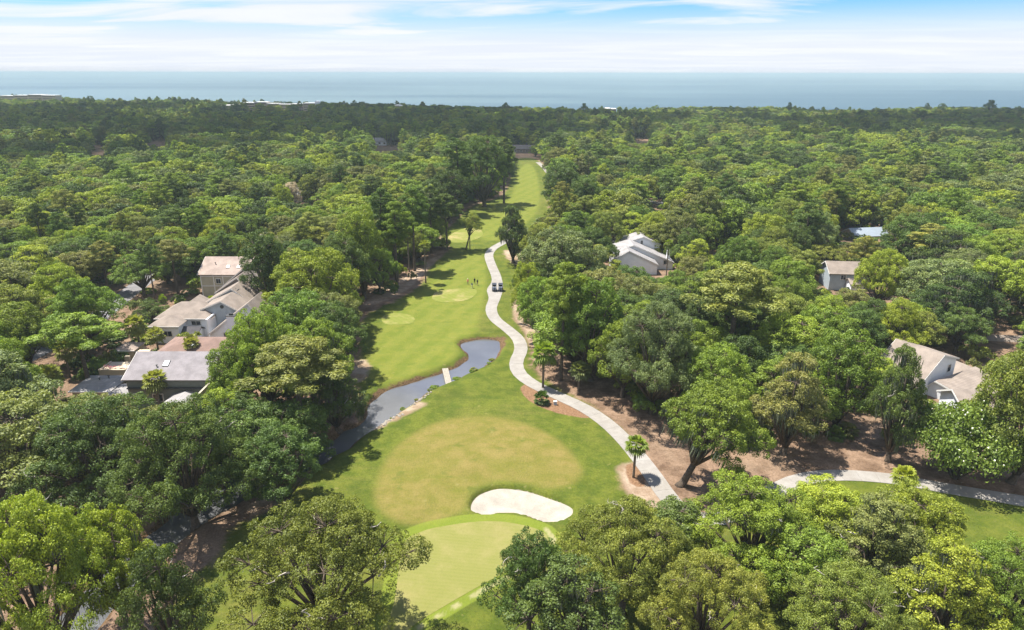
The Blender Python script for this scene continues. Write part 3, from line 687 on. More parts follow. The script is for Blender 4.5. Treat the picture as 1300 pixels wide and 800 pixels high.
KIND_NAME = {'oak': ('oak_tree', 'oak tree'), 'pine': ('pine_tree', 'pine tree'), 'palm': ('palm_tree', 'palm tree'), 'shrub': ('shrub', 'shrub')}
TREES = []          # every single tree: dict(obj, kind, x, y, h, r, tint, label, auto)
def place(shape, x, y, h, r, tint, label=None, rz=None, lean=(0, 0), name=None, cat=None, auto=False):
    k = len(TREES); rr = random.Random(k*13+5); kind = shape['kind']
    nm, ct = KIND_NAME[kind]; nm = name or nm; ct = cat or ct
    root = empty(nm, (x, y, tz(x, y) if (abs(x) < 130 and y < 320) else 0.0), rr.uniform(0, 6.28) if rz is None else rz, (r/shape['R'], r/shape['R'], h/shape['H']))
    if lean != (0, 0): root.rotation_mode = 'ZYX'; root.rotation_euler = (lean[0], lean[1], root.rotation_euler[2])
    c = TINT[tint] if isinstance(tint, str) else tint; j = rr.uniform(.85, 1.15); jr = rr.uniform(.92, 1.08)
    if len(shape['trunk'].materials) == 0: shape['trunk'].materials.append(m_palmbark if kind == 'palm' else m_bark)
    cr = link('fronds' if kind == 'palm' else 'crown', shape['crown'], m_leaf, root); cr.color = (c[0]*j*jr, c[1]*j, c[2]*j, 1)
    link('trunk' if kind != 'shrub' else 'stems', shape['trunk'], None, root)
    if shape.get('dead') and (not auto or rr.random() < .4 or kind == 'palm'):
        for dm in shape['dead']:
            q = link('dead_skirt' if kind == 'palm' else 'bare_branch', dm, m_bark_pale if kind != 'palm' else m_palmbark, root)
            q['kind'] = 'stuff' if kind == 'palm' else 'thing'
    if shape.get('moss'): link('spanish_moss', shape['moss'], m_moss, root)['kind'] = 'stuff'
    if shape.get('flowers'): link('blossom', shape['flowers'], m_flower, root)['kind'] = 'stuff'
    root['category'] = ct
    if label: root['label'] = label
    TREES.append(dict(o=root, crown=cr, kind=kind, x=x, y=y, h=h, r=r, tint=tint, label=label, auto=auto))
    return root
def spot(shape, bx, by, ty, w, tint, label=None, **kw):
    """trunk foot at pixel (bx, by), top at row ty, crown w pixels wide"""
    g = P(bx, by); h = PY(bx, ty, g.y).z; zc_ = proj((g.x, g.y, h*.6))[2]
    return place(shape, g.x, g.y, h, w/2*zc_/FOC, tint, label, **kw)
# ------------------------------------------------------------------ buildings
HOUSE_FOOT = []     # (x, y, radius) kept clear of trees
def shingle_mat(name, col):
    m, nt, out = mat_new(name); b = N(nt, 'ShaderNodeBsdfPrincipled'); g = N(nt, 'ShaderNodeTexCoord')
    n1 = noise(nt, g.outputs['Object'], 0.5, 5, 0.6); n2 = noise(nt, g.outputs['Object'], 6.0, 3, 0.7)
    br = N(nt, 'ShaderNodeTexWave', wave_type='BANDS', bands_direction='Z'); br.inputs['Scale'].default_value = 3.2; br.inputs['Distortion'].default_value = 0.6; L(nt, g.outputs['Object'], br.inputs[0])
    c = mixc(nt, sstep(nt, n1, .3, .7), [x*.78 for x in col], [x*1.12 for x in col]); c = mixc(nt, sstep(nt, n2, .4, .75, 0, .35), c, [x*.6 for x in col]); c = mixc(nt, sstep(nt, br.outputs['Fac'], .6, .95, 0, .22), c, [x*.5 for x in col])
    L(nt, c, b.inputs['Base Color']); b.inputs['Roughness'].default_value = .9; b.inputs['Specular IOR Level'].default_value = .15; L(nt, b.outputs[0], out.inputs[0]); return m
R_PINK = shingle_mat('shingle_pinkish_tan', (.33, .262, .222)); R_TAN = shingle_mat('shingle_tan', (.255, .212, .178)); R_RUST = shingle_mat('shingle_rust', (.215, .145, .12))
R_GREY = shingle_mat('shingle_lilac_grey', (.235, .215, .22)); R_LOW = shingle_mat('low_roof_grey', (.30, .285, .28)); R_DARK = shingle_mat('shingle_dark', (.085, .08, .085)); R_METAL = mat_plain('metal_roof', (.25, .29, .34), .5, .06, .6, .5)
W_BEIGE = mat_plain('siding_beige', (.40, .36, .265), .85, .08, .8); W_BLUE = mat_plain('siding_blue_grey', (.34, .39, .43), .85, .08, .8); W_WHITE = mat_plain('siding_white', (.74, .76, .79), .8, .06, .8)
W_GREEN = mat_plain('siding_grey_green', (.17, .185, .165), .85, .1, .8); W_BROWN = mat_plain('siding_brown_grey', (.22, .185, .165), .85, .1, .8); W_CREAM = mat_plain('stucco_cream', (.52, .43, .31), .85, .08, .8)
M_TRIM = mat_plain('trim_white', (.68, .66, .62), .7, .04, 1); M_GLASS = mat_plain('window_glass', (.03, .036, .045), .08, .1, 1, .8); M_SKY = mat_plain('skylight_glass', (.62, .64, .66), .15, .05, 1, .8)
M_FRAME = mat_plain('dark_frame', (.05, .05, .05), .6, .1, 1)

def house_at(px, Y, name='house', rz=0.0):
    p = PY(px, 400, Y); return empty(name, (p.x, Y, 0), rz)
def m_per_px(Y, z=3): return (Y*_c+(CAM_H-z)*_s)/FOC
def gable_vol(root, x0, x1, y0, y1, ev, rise, wall, roof, ridge='x', over=.45, apex=.5, th=.18, ev2=None, nm='roof', trim=True):
    """gabled volume in the house's own frame; apex is where the ridge stands across the span; ev2 the far eave height"""
    ev2 = ev if ev2 is None else ev2; mw, mr, mt = MB(), MB(), MB()
    if ridge == 'y':
        a0, a1, b0, b1 = x0, x1, y0, y1; T = lambda s, t, z: (s, t, z)
    else:
        a0, a1, b0, b1 = y0, y1, x0, x1; T = lambda s, t, z: (t, s, z)
    am = a0+(a1-a0)*apex; top = max(ev, ev2)+rise
    prof = [(a0, -.3), (a1, -.3), (a1, ev2), (am, top), (a0, ev)]; n = 5
    vs = [T(p[0], b0, p[1]) for p in prof]+[T(p[0], b1, p[1]) for p in prof]
    fs = [tuple(range(n)), tuple(range(2*n-1, n-1, -1))]+[(i, n+i, n+(i+1) % n, (i+1) % n) for i in range(n) if i not in (2, 3)]
    mw.add(vs, fs)
    s0 = (top-ev)/(am-a0); s1 = (top-ev2)/(a1-am); e = .06
    L0, R0 = b0-over, b1+over
    q0 = [(a0-over, ev-over*s0+e), (am, top+e)]; q1 = [(am, top+e), (a1+over, ev2-over*s1+e)]
    for q in (q0, q1):
        quad = [T(q[0][0], L0, q[0][1]+th), T(q[1][0], L0, q[1][1]+th), T(q[1][0], R0, q[1][1]+th), T(q[0][0], R0, q[0][1]+th)]
        nn = (Vector(quad[1])-Vector(quad[0])).cross(Vector(quad[2])-Vector(quad[0]))
        if nn.z < 0: quad = quad[::-1]
        mr.slab(quad, th)
        if trim:
            for bb in (L0, R0):     # rake boards
                o_ = -.05 if bb == L0 else .05
                A_ = T(q[0][0], bb+o_*.5, q[0][1]-.14); B_ = T(q[1][0], bb+o_*.5, q[1][1]-.14); C_ = T(q[1][0], bb+o_*.5, q[1][1]+.14); D_ = T(q[0][0], bb+o_*.5, q[0][1]+.14)
                off = Vector(T(0, o_, 0)); mt = MB(); mt.add([A_, B_, C_, D_]+[tuple(Vector(v)+off) for v in (A_, B_, C_, D_)], [(0, 1, 2, 3), (7, 6, 5, 4), (0, 4, 5, 1), (1, 5, 6, 2), (2, 6, 7, 3), (3, 7, 4, 0)]); mt.build('rake_board', M_TRIM, root)
    mw.build('wall', wall, root); r = mr.build(nm, roof, root)
    return r
def hip_vol(root, x0, x1, y0, y1, ev, rise, wall, roof, over=.5):
    MB().box(((x0+x1)/2, (y0+y1)/2, ev/2-.15), (x1-x0, y1-y0, ev+.3)).build('wall', wall, root)
    a, b, c, d = x0-over, x1+over, y0-over, y1+over; w = min(b-a, d-c)/2; z = ev+.02
    if b-a >= d-c: r1, r2 = (a+w, (c+d)/2), (b-w, (c+d)/2)
    else: r1, r2 = ((a+b)/2, c+w), ((a+b)/2, d-w)
    V = [(a, c, z), (b, c, z), (b, d, z), (a, d, z), (*r1, z+rise), (*r2, z+rise)]
    if b-a >= d-c: F_ = [(0, 1, 5, 4), (1, 2, 5), (2, 3, 4, 5), (3, 0, 4), (3, 2, 1, 0)]
    else: F_ = [(0, 1, 4), (1, 2, 5, 4), (2, 3, 5), (3, 0, 4, 5), (3, 2, 1, 0)]
    r = MB().add(V, F_).build('roof', roof, root)
    MB().box(((a+b)/2, c-.04, z-.1), (b-a, .08, .2)).build('fascia', M_TRIM, root)
    return r
def window(root, x, y, z, w, h, face='front'):
    f = MB(); t = .07
    if face == 'front':
        f.box((x, y-.05, z), (w+.2, .1, h+.2)); o = f.build('window', M_TRIM, root)
        for sx_ in (-.25, .25): MB().box((x+sx_*w, y-.115, z), (w*.45, .05, h*.94)).build('pane', M_GLASS, o)
    else:
        sg = 1 if face == 'right' else -1
        f.box((x+sg*.05, y, z), (.1, w+.2, h+.2)); o = f.build('window', M_TRIM, root)
        for sx_ in (-.25, .25): MB().box((x+sg*.115, y+sx_*w, z), (.05, w*.45, h*.94)).build('pane', M_GLASS, o)
    return o
def on_slope(root, roof, x, y0, z0, run, rise, t, w, ln, mat, nm='skylight'):
    """a flat unit lying on a front slope that climbs from (y0, z0)"""
    k = rise/run; yy = y0+run*t; zz = z0+rise*t; d = ln/2/math.hypot(1, k)
    q = [(x-w/2, yy-d, zz-d*k+.36), (x+w/2, yy-d, zz-d*k+.36), (x+w/2, yy+d, zz+d*k+.36), (x-w/2, yy+d, zz+d*k+.36)]
    s = MB().slab(q, .16).build(nm, M_FRAME, roof)
    q2 = [tuple(Vector(p)*.86+sum((Vector(v) for v in q), Vector())/4*.14+Vector((0, 0, .03))) for p in q]
    MB().slab(q2, .03).build('glazing', mat, s) if False else MB().slab(q2, .05).build(nm, mat, roof)
def vent(roof, x, y, z): MB().tube([(x, y, z-.1), (x, y, z+.55)], .09, 6).box((x, y, z+.58), (.3, .3, .06)).build('vent_pipe', M_FRAME, roof)
def chimney(roof, x, y, z0, z1, w, d, mat):
    MB().box((x, y, (z0+z1)/2), (w, d, z1-z0)).build('chimney', mat, roof)
    MB().box((x, y, z1+.06), (w+.25, d+.25, .12)).box((x, y, z1+.3), (w*.4, d*.4, .36)).build('chimney_cap', M_FRAME, roof)

# --- left: pinkish roofed house
g0 = P(254, 349, 6.0); Y0 = g0.y
h = empty('house', (g0.x+8, Y0, 0)); tag(h, 'beige house with broad pinkish tan roof at the back of the left row', 'house', 'houses left of the fairway'); HOUSE_FOOT.append((g0.x+8, Y0+5, 9))
r = gable_vol(h, -8, 8, 0, 11.5, 6.0, 3.0, W_BEIGE, R_PINK, 'x')
for x in (-1.3, 1.4, 4.4): on_slope(h, r, x, 0, 6, 5.75, 3.0, .38, .9, 1.1, M_SKY)
vent(r, -4.9, 3.1, 7.8)
for x in (-7.9, -4.6, -2.2, 2.2, 5.6): MB().box((x, -.04, 3.0), (.22, .08, 5.6)).build('trim', M_TRIM, h)
for z in (2.9, 5.5): MB().box((0, -.09, z), (15.9, .06, .2)).build('trim', M_TRIM, h)
window(h, 0, 0, 1.4, 1.6, 1.3); window(h, -3.4, 0, 4.2, 1.2, 1.2)
# --- house behind it
h = house_at(336, 205); tag(h, 'small cream gabled house half hidden behind the pinkish roofed one', 'house', 'houses left of the fairway'); HOUSE_FOOT.append((h.location.x, 209, 9))
gable_vol(h, -8.4, 8.4, 0, 10, 2.6, 4.0, W_BEIGE, R_TAN, 'y'); window(h, -3, 0, 2.2, 1.4, 1.2)
# --- chain of gabled townhouses facing the camera
UN = [((309, 341), (285, 361), (332, 360), 165, R_TAN, W_BROWN, 'rearmost brown-walled gable of the stepped townhouses'),
      ((301, 352), (275, 370), (322, 371), 157, R_TAN, W_BROWN, 'second gable from the back of the stepped townhouses, tan roof'),
      ((294, 366), (260, 385), (324, 386), 149, R_TAN, W_BLUE, 'blue-grey gabled townhouse with a boxed chimney on its roof'),
      ((281, 382), (257, 392), (302, 393), 142, R_TAN, W_BLUE, 'small blue-grey gable with a round vent in the stepped townhouses'),
      ((315, 385), (267, 423), (349, 419), 134, R_TAN, W_WHITE, 'front gabled townhouse with a tall white chimney before its wall')]
for k, (ap, lf, rt, Y, rm, wm_, lb) in enumerate(UN):
    A_, B_, C_ = PY(*ap, Y), PY(*lf, Y), PY(*rt, Y)
    h = empty('townhouse', (A_.x, Y, 0)); tag(h, lb, 'house', 'houses left of the fairway'); HOUSE_FOOT.append((A_.x, Y+4, 7))
    x0, x1 = B_.x-A_.x, C_.x-A_.x; ev, ev2 = B_.z-.3, C_.z-.3; top = A_.z-.3
    r = gable_vol(h, x0, x1, 0, 7.6, ev, top-max(ev, ev2), wm_, rm, 'y', over=.35, apex=-x0/(x1-x0), ev2=ev2)
    if k == 2: chimney(r, PY(300, 380, Y+1).x-A_.x, 1.2, top-2.2, PY(300, 369, Y+1).z, 1.3, 1.0, W_BLUE)
    if k == 3:
        MB().tube([(0, -.06, top-1.2), (0, .02, top-1.2)], .42, 14).build('vent', M_FRAME, h)
        for q in range(5): MB().box((x0*.62+q*(x1-x0)*.155, -.03, ev-1.1), (.06, .05, 2.8)).build('batten', W_BLUE, h)
    if k == 4:
        cx = PY(295.5, 410, Y-.6).x-A_.x; chimney(h, cx, -.65, -.3, PY(295, 401, Y-.6).z, 1.75, 1.1, W_WHITE)
        window(h, cx-1.9, 0, 2.5, .9, 1.5); window(h, cx+1.9, 0, 2.5, .9, 1.5)
    if k in (0, 1): window(h, (x0+x1)*.3, 0, ev-.6, 1.2, 1.1)
# low link roofs left of the chain
h = house_at(243, 150, 'garage'); tag(h, 'low brown garage wing tucked left of the stepped townhouses', 'garage'); HOUSE_FOOT.append((h.location.x, 153, 5))
gable_vol(h, -3.0, 3.2, 0, 6, 2.4, 1.9, W_BROWN, R_TAN, 'y', apex=.45); gable_vol(h, 3.4, 9.0, 1.0, 5.6, 2.6, .9, W_BROWN, R_TAN, 'x', trim=False)
# --- hipped tan house
mp_ = m_per_px(140, 5); h = house_at(228, 138); tag(h, 'white-walled house with hipped tan roof and projecting front wing', 'house', 'houses left of the fairway'); HOUSE_FOOT.append((h.location.x, 142, 8))
r = hip_vol(h, -35*mp_, 33*mp_, 2.0, 10.0, 4.3, 2.5, W_WHITE, R_TAN); hip_vol(h, -32*mp_, 2*mp_, -2.0, 3.4, 3.95, 1.5, W_WHITE, R_TAN, .45)
gable_vol(h, 3*mp_, 22*mp_, -1.2, 1.9, 1.9, .9, W_WHITE, R_DARK, 'x', trim=False)
window(h, 14*mp_, 2.0, 3.2, 2.0, .9); MB().box((33*mp_+.1, 3.2, 2.4), (.3, 7, 4.8)).build('party_wall', W_WHITE, h); window(h, -12*mp_, -2.0, 2.2, 1.8, 1.2)
# --- rust roof
Y0 = P(200, 450, 4.2).y; mp_ = m_per_px(Y0, 4.5); h = house_at(248, Y0); tag(h, 'cream house with a low hipped rust brown roof', 'house', 'houses left of the fairway'); HOUSE_FOOT.append((h.location.x, Y0+4, 8))
r = hip_vol(h, -57*mp_, 62*mp_, 0, 8.4, 4.2, 1.7, W_CREAM, R_RUST, .5)
for x, t in ((-14, .45), (-16.5, .8)): on_slope(h, r, x*mp_, -.5, 4.2, 4.7, 1.7, t, .8, .9, M_SKY)
vent(r, 6, 3.4, 5.6); window(h, -30*mp_, 0, 2.6, 1.8, 1.2); window(h, 20*mp_, 0, 2.6, 1.8, 1.2)
# --- grey-lilac roof
Y0 = P(200, 482, 5.5).y; mp_ = m_per_px(Y0, 5.5); h = house_at(197, Y0); tag(h, 'grey-green house with long lilac grey roof and one skylight', 'house', 'houses left of the fairway'); HOUSE_FOOT.append((h.location.x, Y0+4, 9))
r = gable_vol(h, -52*mp_, 55*mp_, 0, 11.5, 5.5, 2.5, W_GREEN, R_GREY, 'x', over=.5)
on_slope(h, r, -9*mp_, 0, 5.5, 5.75, 2.5, .52, 1.05, 1.4, M_SKY); vent(r, -19*mp_, 2.3, 6.55)
for x in (-40, -15, 15, 40): window(h, x*mp_, 0, 2.0, 1.7, 1.3)
MB().box((2*mp_, -.3, 3.9), (106*mp_, .6, .16)).build('ledge', M_FRAME, h)
gable_vol(h, 6*mp_, 42*mp_, -8.5, -.1, 2.5, .8, W_GREEN, R_LOW, 'y', trim=False, over=.25)
A1, B1 = (55*mp_, -.2), (30*mp_, -9.4)
MB().add([(A1[0], A1[1], -.3), (B1[0], B1[1], -.3), (B1[0], B1[1], 2.0), (A1[0], A1[1], 5.2), (A1[0]+.35, A1[1], -.3), (B1[0]+.35, B1[1], -.3), (B1[0]+.35, B1[1], 2.0), (A1[0]+.35, A1[1], 5.2)],
         [(0, 1, 2, 3), (7, 6, 5, 4), (3, 2, 6, 7), (1, 5, 6, 2), (0, 3, 7, 4)]).build('parapet', W_BEIGE, h)
# --- low flat roofs, terrace, little pavilion
Y0 = P(105, 497, 2.6).y; mp_ = m_per_px(Y0, 3); h = house_at(104, Y0); tag(h, 'low house with flat pale grey roofs left of the lilac roof', 'house', 'houses left of the fairway'); HOUSE_FOOT.append((h.location.x, Y0+3, 6))
r = hip_vol(h, -34*mp_, 14*mp_, 0, 6.0, 2.6, .7, W_BEIGE, R_LOW, .4); hip_vol(h, 15*mp_, 38*mp_, -.6, 3.2, 2.3, .5, W_BEIGE, R_LOW, .3)
vent(r, -10*mp_, 3, 3.1); vent(r, -2*mp_, 4, 3.1); MB().box((26*mp_, 5.4, 1.2), (22*mp_, .25, 3.0)).build('wall', W_CREAM, h); MB().box((29*mp_, 3.9, 2.3), (12*mp_, .9, .35)).build('planter', R_RUST, h)
g0 = P(147, 470, 2.2); t_ = empty('garden_terrace', (g0.x, g0.y, 0)); tag(t_, 'cream terrace wall topped with red flowers left of the lilac roof', 'terrace'); HOUSE_FOOT.append((g0.x, g0.y, 3.5))
MB().box((0, 0, 1.0), (6.2, .35, 2.4)).box((-3.0, 2, 1.0), (.3, 4, 2.4)).box((.2, 2, .9), (6, 4.2, 2.2)).build('wall', W_CREAM, t_)
M_RED = mat_plain('red_flowers', (.42, .03, .07), .8, .3, 6); rq = random.Random(3)
fl = MB()
for q in range(70):
    x, y, z, s = rq.uniform(-2.6, 2.2), rq.uniform(.3, 1.2), 2.1+rq.uniform(0, .5), rq.uniform(.12, .22); fl.add([(x-s, y, z), (x, y-s, z+.05), (x+s, y, z+.1), (x, y+s, z)], [(0, 1, 2, 3)])
fl.build('flower_bed', M_RED, t_)['kind'] = 'stuff'
g0 = P(163, 446, 2.2); h = empty('pavilion', (g0.x, g0.y, 0)); tag(h, 'little cream pavilion with tan roof beyond the terrace', 'pavilion'); HOUSE_FOOT.append((g0.x, g0.y+2, 4))
hip_vol(h, -2.4, 1.2, 0, 4, 2.3, .9, W_CREAM, R_PINK, .3); MB().box((2.8, .6, .9), (2.6, 1.6, 2.0)).build('wall', W_CREAM, h); MB().box((1.0, -2.2, .9), (.9, .5, 2.1)).build('gate_pier', W_CREAM, h)
g0 = P(186, 455, 3.4); h = empty('canopy_tent', (g0.x, g0.y, 0)); tag(h, 'small white canopy edged in purple behind the lilac roof', 'canopy'); M_PUR = mat_plain('purple_cloth', (.16, .07, .45), .7, .1, 2)
MB().add([(-1.7, -1.2, 3.1), (1.7, -1.2, 3.1), (1.7, 1.2, 3.1), (-1.7, 1.2, 3.1), (-.9, 0, 3.8), (1.0, 0, 3.8)], [(0, 1, 5, 4), (1, 2, 5), (2, 3, 4, 5), (3, 0, 4)]).build('cover', M_TRIM, h)
for sx_ in (-1.65, 1.65):
    for sy_ in (-1.15, 1.15): MB().tube([(sx_, sy_, -.2), (sx_, sy_, 3.12)], .05, 6).build('pole', M_FRAME, h)
MB().box((0, -1.22, 3.0), (3.4, .04, .25)).box((0, 1.22, 3.0), (3.4, .04, .25)).box((-1.72, 0, 3.0), (.04, 2.4, .25)).box((1.72, 0, 3.0), (.04, 2.4, .25)).build('valance', M_PUR, h)

# --- right: white house of three stepped gables
h = house_at(806, 188); bx = h.location.x; tag(h, 'white house of three stepped gables right of the cart path', 'house', 'houses right of the fairway'); HOUSE_FOOT.append((bx, 196, 11))
for ap, lf, rt, Y, rm in (((817, 301), (781, 313), (838, 310), 203, R_LOW), ((805, 312), (780, 318), (855, 333), 195, R_LOW), ((799, 319), (778, 331), (835, 336), 189, R_LOW)):
    A_, B_, C_ = PY(*ap, Y), PY(*lf, Y), PY(*rt, Y); x0, x1 = B_.x-bx, C_.x-bx
    r = gable_vol(h, x0, x1, Y-188, Y-188+(7.5 if Y > 190 else 6), B_.z, A_.z-max(B_.z, C_.z), W_WHITE, rm, 'y', over=.3, apex=(A_.x-B_.x)/(C_.x-B_.x), ev2=C_.z)
    if Y == 195: chimney(r, PY(849, 320, 197).x-bx, 9.0, 2.0, PY(849, 315, 197).z, .9, .9, W_WHITE)
window(h, PY(815, 308, 203).x-bx, 15, PY(815, 308, 203).z, .6, 1.4); window(h, PY(845, 340, 195).x-bx, 7, 2.2, 1.3, 1.2)
# --- metal roof
Y0 = 236; h = house_at(1090, Y0, rz=.16); tag(h, 'house with pale blue metal roof far among the right trees', 'house', 'houses right of the fairway'); HOUSE_FOOT.append((h.location.x, Y0+3, 8))
z0 = PY(1090, 299, Y0).z; gable_vol(h, -6.5, 7.5, 0, 8, z0, 2.0, W_CREAM, R_METAL, 'x'); window(h, -2, 0, z0-1.2, 1.6, 1.1); window(h, 3, 0, z0-1.2, 1.6, 1.1)
# --- blue-grey house, tan roof
Y0 = P(1056, 347, 4.6).y; mp_ = m_per_px(Y0, 4); h = house_at(1067, Y0, rz=-.10); tag(h, 'blue-grey house with tan roof and one dark window among the right trees', 'house', 'houses right of the fairway'); HOUSE_FOOT.append((h.location.x, Y0+3, 8))
gable_vol(h, -20*mp_, 24*mp_, 0, 8, 4.6, 2.2, W_BLUE, R_TAN, 'x'); window(h, -4*mp_, 0, 3.6, 1.3, 1.2); gable_vol(h, 0*mp_, 15*mp_, -4, -.1, 2.9, .9, W_WHITE, R_TAN, 'x', trim=False)
h = house_at(1140, 178, rz=.3); tag(h, 'tan-roofed shed right of the blue-grey house', 'shed'); HOUSE_FOOT.append((h.location.x, 180, 4)); gable_vol(h, -3, 3, 0, 6, 3.4, 1.8, W_BROWN, R_PINK, 'y'); window(h, 0, 0, 2.0, 1.2, 1.0)
# --- white saltbox
A_, B_ = P(1156, 508), P(1207, 489); an = math.atan2(B_.y-A_.y, B_.x-A_.x); ln = math.hypot(B_.y-A_.y, B_.x-A_.x)
h = empty('house', (A_.x, A_.y, 0), an); tag(h, 'white saltbox house with long tan roof on the right', 'house', 'houses right of the fairway'); c_ = Matrix.Rotation(an, 3, 'Z') @ Vector((ln*.5, 0, 0)); HOUSE_FOOT.append((A_.x+c_.x-2, A_.y+c_.y+3, 8)); HOUSE_FOOT.append((A_.x+c_.x+6, A_.y+c_.y-3, 5))
gable_vol(h, 0, ln, 0, 8.5, 1.4, 1.6, W_WHITE, R_TAN, 'y', over=.3, apex=.60, ev2=5.6)
window(h, ln*.84, 0, 4.1, .9, 1.4); window(h, ln*.1, 0, .9, .7, 1.1)
gable_vol(h, ln*.40, ln+4.6, -7.6, -.1, 1.9, 1.2, W_WHITE, R_TAN, 'x', over=.35, apex=.86); window(h, ln*.6, -7.6, 1.0, 1.5, 1.0); window(h, ln*.95, -7.6, 1.0, 1.2, 1.0)
MB().box((ln+3.4, 2.6, .8), (5, .2, 2.0)).build('garden_wall', W_BLUE, h)
h = house_at(1222, 121, 'shed', .45); tag(h, 'small grey-roofed shed behind the saltbox house', 'shed'); gable_vol(h, -1.8, 1.8, 0, 3.2, 2.2, 1.0, W_WHITE, R_GREY, 'y', trim=False); HOUSE_FOOT.append((h.location.x, 122, 3))
h = house_at(1285, 136, rz=-.12); tag(h, 'long brown ridge roof at the right frame edge', 'house', 'houses right of the fairway'); z0 = PY(1285, 443, 136).z; gable_vol(h, -4.5, 8, 0, 7, z0, 1.9, W_BROWN, R_TAN, 'x'); window(h, 0, 0, z0-1.1, 1.5, 1); HOUSE_FOOT.append((h.location.x+2, 139, 7))
h = house_at(1256, 116, 'garage', .35); tag(h, 'tan-roofed garage right of the saltbox house', 'garage'); z0 = PY(1256, 480, 116).z; gable_vol(h, -2.2, 3.5, 0, 6, z0, 1.6, W_BEIGE, R_TAN, 'y'); HOUSE_FOOT.append((h.location.x, 119, 4)); window(h, .5, 0, z0-1.1, 1.2, 1)
h = house_at(1268, 95); tag(h, 'pale grey stucco house end behind the blossoming shrub', 'house', 'houses right of the fairway'); z0 = PY(1268, 517, 95).z; gable_vol(h, -1.6, 5.0, 0, 6, z0, 1.6, W_WHITE, R_TAN, 'x'); HOUSE_FOOT.append((h.location.x+1.5, 98, 4.5)); window(h, .2, 0, z0-1.3, .9, 1.2)

# --- houses glimpsed far off in the woods, buildings on the shore
for px, row, Y, w, d, rm, wm_, lb in ((384, 250, 305, 11, 8, R_LOW, W_WHITE, 'white house glimpsed in the left woods beyond the pale tree'), (815, 177, 640, 16, 9, R_METAL, W_WHITE, 'white roof glimpsed far off in the right woods'),
        (124, 194, 560, 12, 9, R_GREY, W_BLUE, 'grey-blue house glimpsed far off at left'), (200, 182, 640, 18, 9, R_METAL, W_WHITE, 'pale roof glimpsed far off in the left woods'), (490, 187, 560, 20, 9, R_LOW, W_WHITE, 'white roof glimpsed far off above the tall fairway wood'),
        (664, 196, 505, 16, 8, R_DARK, W_BROWN, 'brown pavilion closing the far end of the fairway')):
    h = house_at(px, Y); ev = max(3.0, PY(px, row-2, Y).z); tag(h, lb, 'house', 'houses glimpsed far off'); gable_vol(h, -w/2, w/2, 0, d, ev, 2.4, wm_, rm, 'x', trim=False); HOUSE_FOOT.append((h.location.x, Y+4, w*.55))
    for k in range(int(w//4)): window(h, -w/2+2+k*4, 0, ev-1.3, 1.6, 1.2)
def hotel(px0, px1, Y, rows, label, tower=None):
    a, b = PY(px0, 130, Y), PY(px1, 130, Y); w = b.x-a.x; h = empty('hotel', ((a.x+b.x)/2, Y, 0)); tag(h, label, 'hotel', 'buildings on the shore'); n = len(rows); mw, mr = MB(), MB()
    for k, row in enumerate(rows):
        z = PY(px0, row, Y).z; x = -w/2+w*(k+.5)/n; HOUSE_FOOT.append((h.location.x+x, Y+8, w/n*.6))
        MB().box((x, 8, z/2), (w/n-.3, 16, z)).build('wing', W_CREAM, h); MB().box((x, 7.6, z+.35), (w/n+.2, 17.5, .7)).build('roof', M_TRIM, h)
        for fl_ in range(4):
            if z-1.6-fl_*3 > 2: MB().box((x, -.1, z-1.7-fl_*3), (w/n-1.6, .3, .8)).build('window_band', M_GLASS, h)
    if tower: z = PY(px1, tower, Y).z; MB().box((w/2+2.5, 6, z/2), (6, 10, z)).build('stair_tower', W_WHITE, h)
hotel(277, 400, 980, (135, 134, 131.5, 130.8, 132.5, 133.5, 133, 132), 'long white stepped hotel on the shore left of centre', 129)
hotel(2, 72, 1130, (123.2, 122.6, 121.8, 122.6), 'pale flat-roofed hotel on the shore at the far left')
hotel(769, 783, 890, (138, 138.6), 'small white building on the shore right of the fairway')
hotel(501, 512, 895, (134.5, 135), 'small grey building on the shore left of the fairway axis')

# ------------------------------------------------------------------ small things on the course
M_CARB = mat_plain('car_white', (.62, .62, .63), .3, .03, 1, .6); M_RUB = mat_plain('rubber', (.02, .02, .022), .8, .2, 4); M_CRED = mat_plain('car_red', (.33, .04, .03), .3, .05, 1, .6)
def car(px, py, rz, mat, label):
    p = P(px, py); h = empty('parked_car', (p.x, p.y, .04), rz); tag(h, label, 'car')
    bm = bmesh.new()
    prof = [(-2.2, .35), (2.2, .35), (2.25, .75), (1.15, .95), (.55, 1.42), (-1.1, 1.45), (-1.95, .98), (-2.22, .8)]
    for s in (-1, 1):
        for x, z in prof: bm.verts.new((x, s*(.88 if z < 1.1 else .72), z))
    bm.verts.ensure_lookup_table(); n = len(prof); v = bm.verts
    bm.faces.new([v[i] for i in range(n)][::1]); bm.faces.new([v[n+i] for i in range(n-1, -1, -1)])
    for i in range(n): bm.faces.new((v[i], v[n+i], v[n+(i+1) % n], v[(i+1) % n]))
    bmesh.ops.recalc_face_normals(bm, faces=bm.faces); bmesh.ops.bevel(bm, geom=list(bm.edges), offset=.06, segments=2, affect='EDGES')
    me = bpy.data.meshes.new('body'); bm.to_mesh(me); bm.free(); link('body', me, mat, h)
    MB().slab([(1.1, -.66, 1.01), (.6, -.62, 1.41), (.6, .62, 1.41), (1.1, .66, 1.01)][::-1], .02).build('windscreen', M_GLASS, h).location = (.03, 0, .03)
    for s in (-1, 1): MB().box((-.25, s*.80, 1.17), (1.5, .05, .30)).build('window', M_GLASS, h)
    for x in (-1.35, 1.35):
        for s in (-1, 1): MB().tube([(x, s*.74, .33), (x, s*.92, .33)], .33, 14).build('wheel', M_RUB, h)
    for s in (-.6, .6): MB().box((2.2, s, .7), (.1, .35, .15)).build('headlight', M_SKY, h)
car(927, 321, .4, M_CARB, 'white car parked in a gap among the right trees'); car(891, 350, 1.2, M_CRED, 'red car half hidden right of the white gabled house')

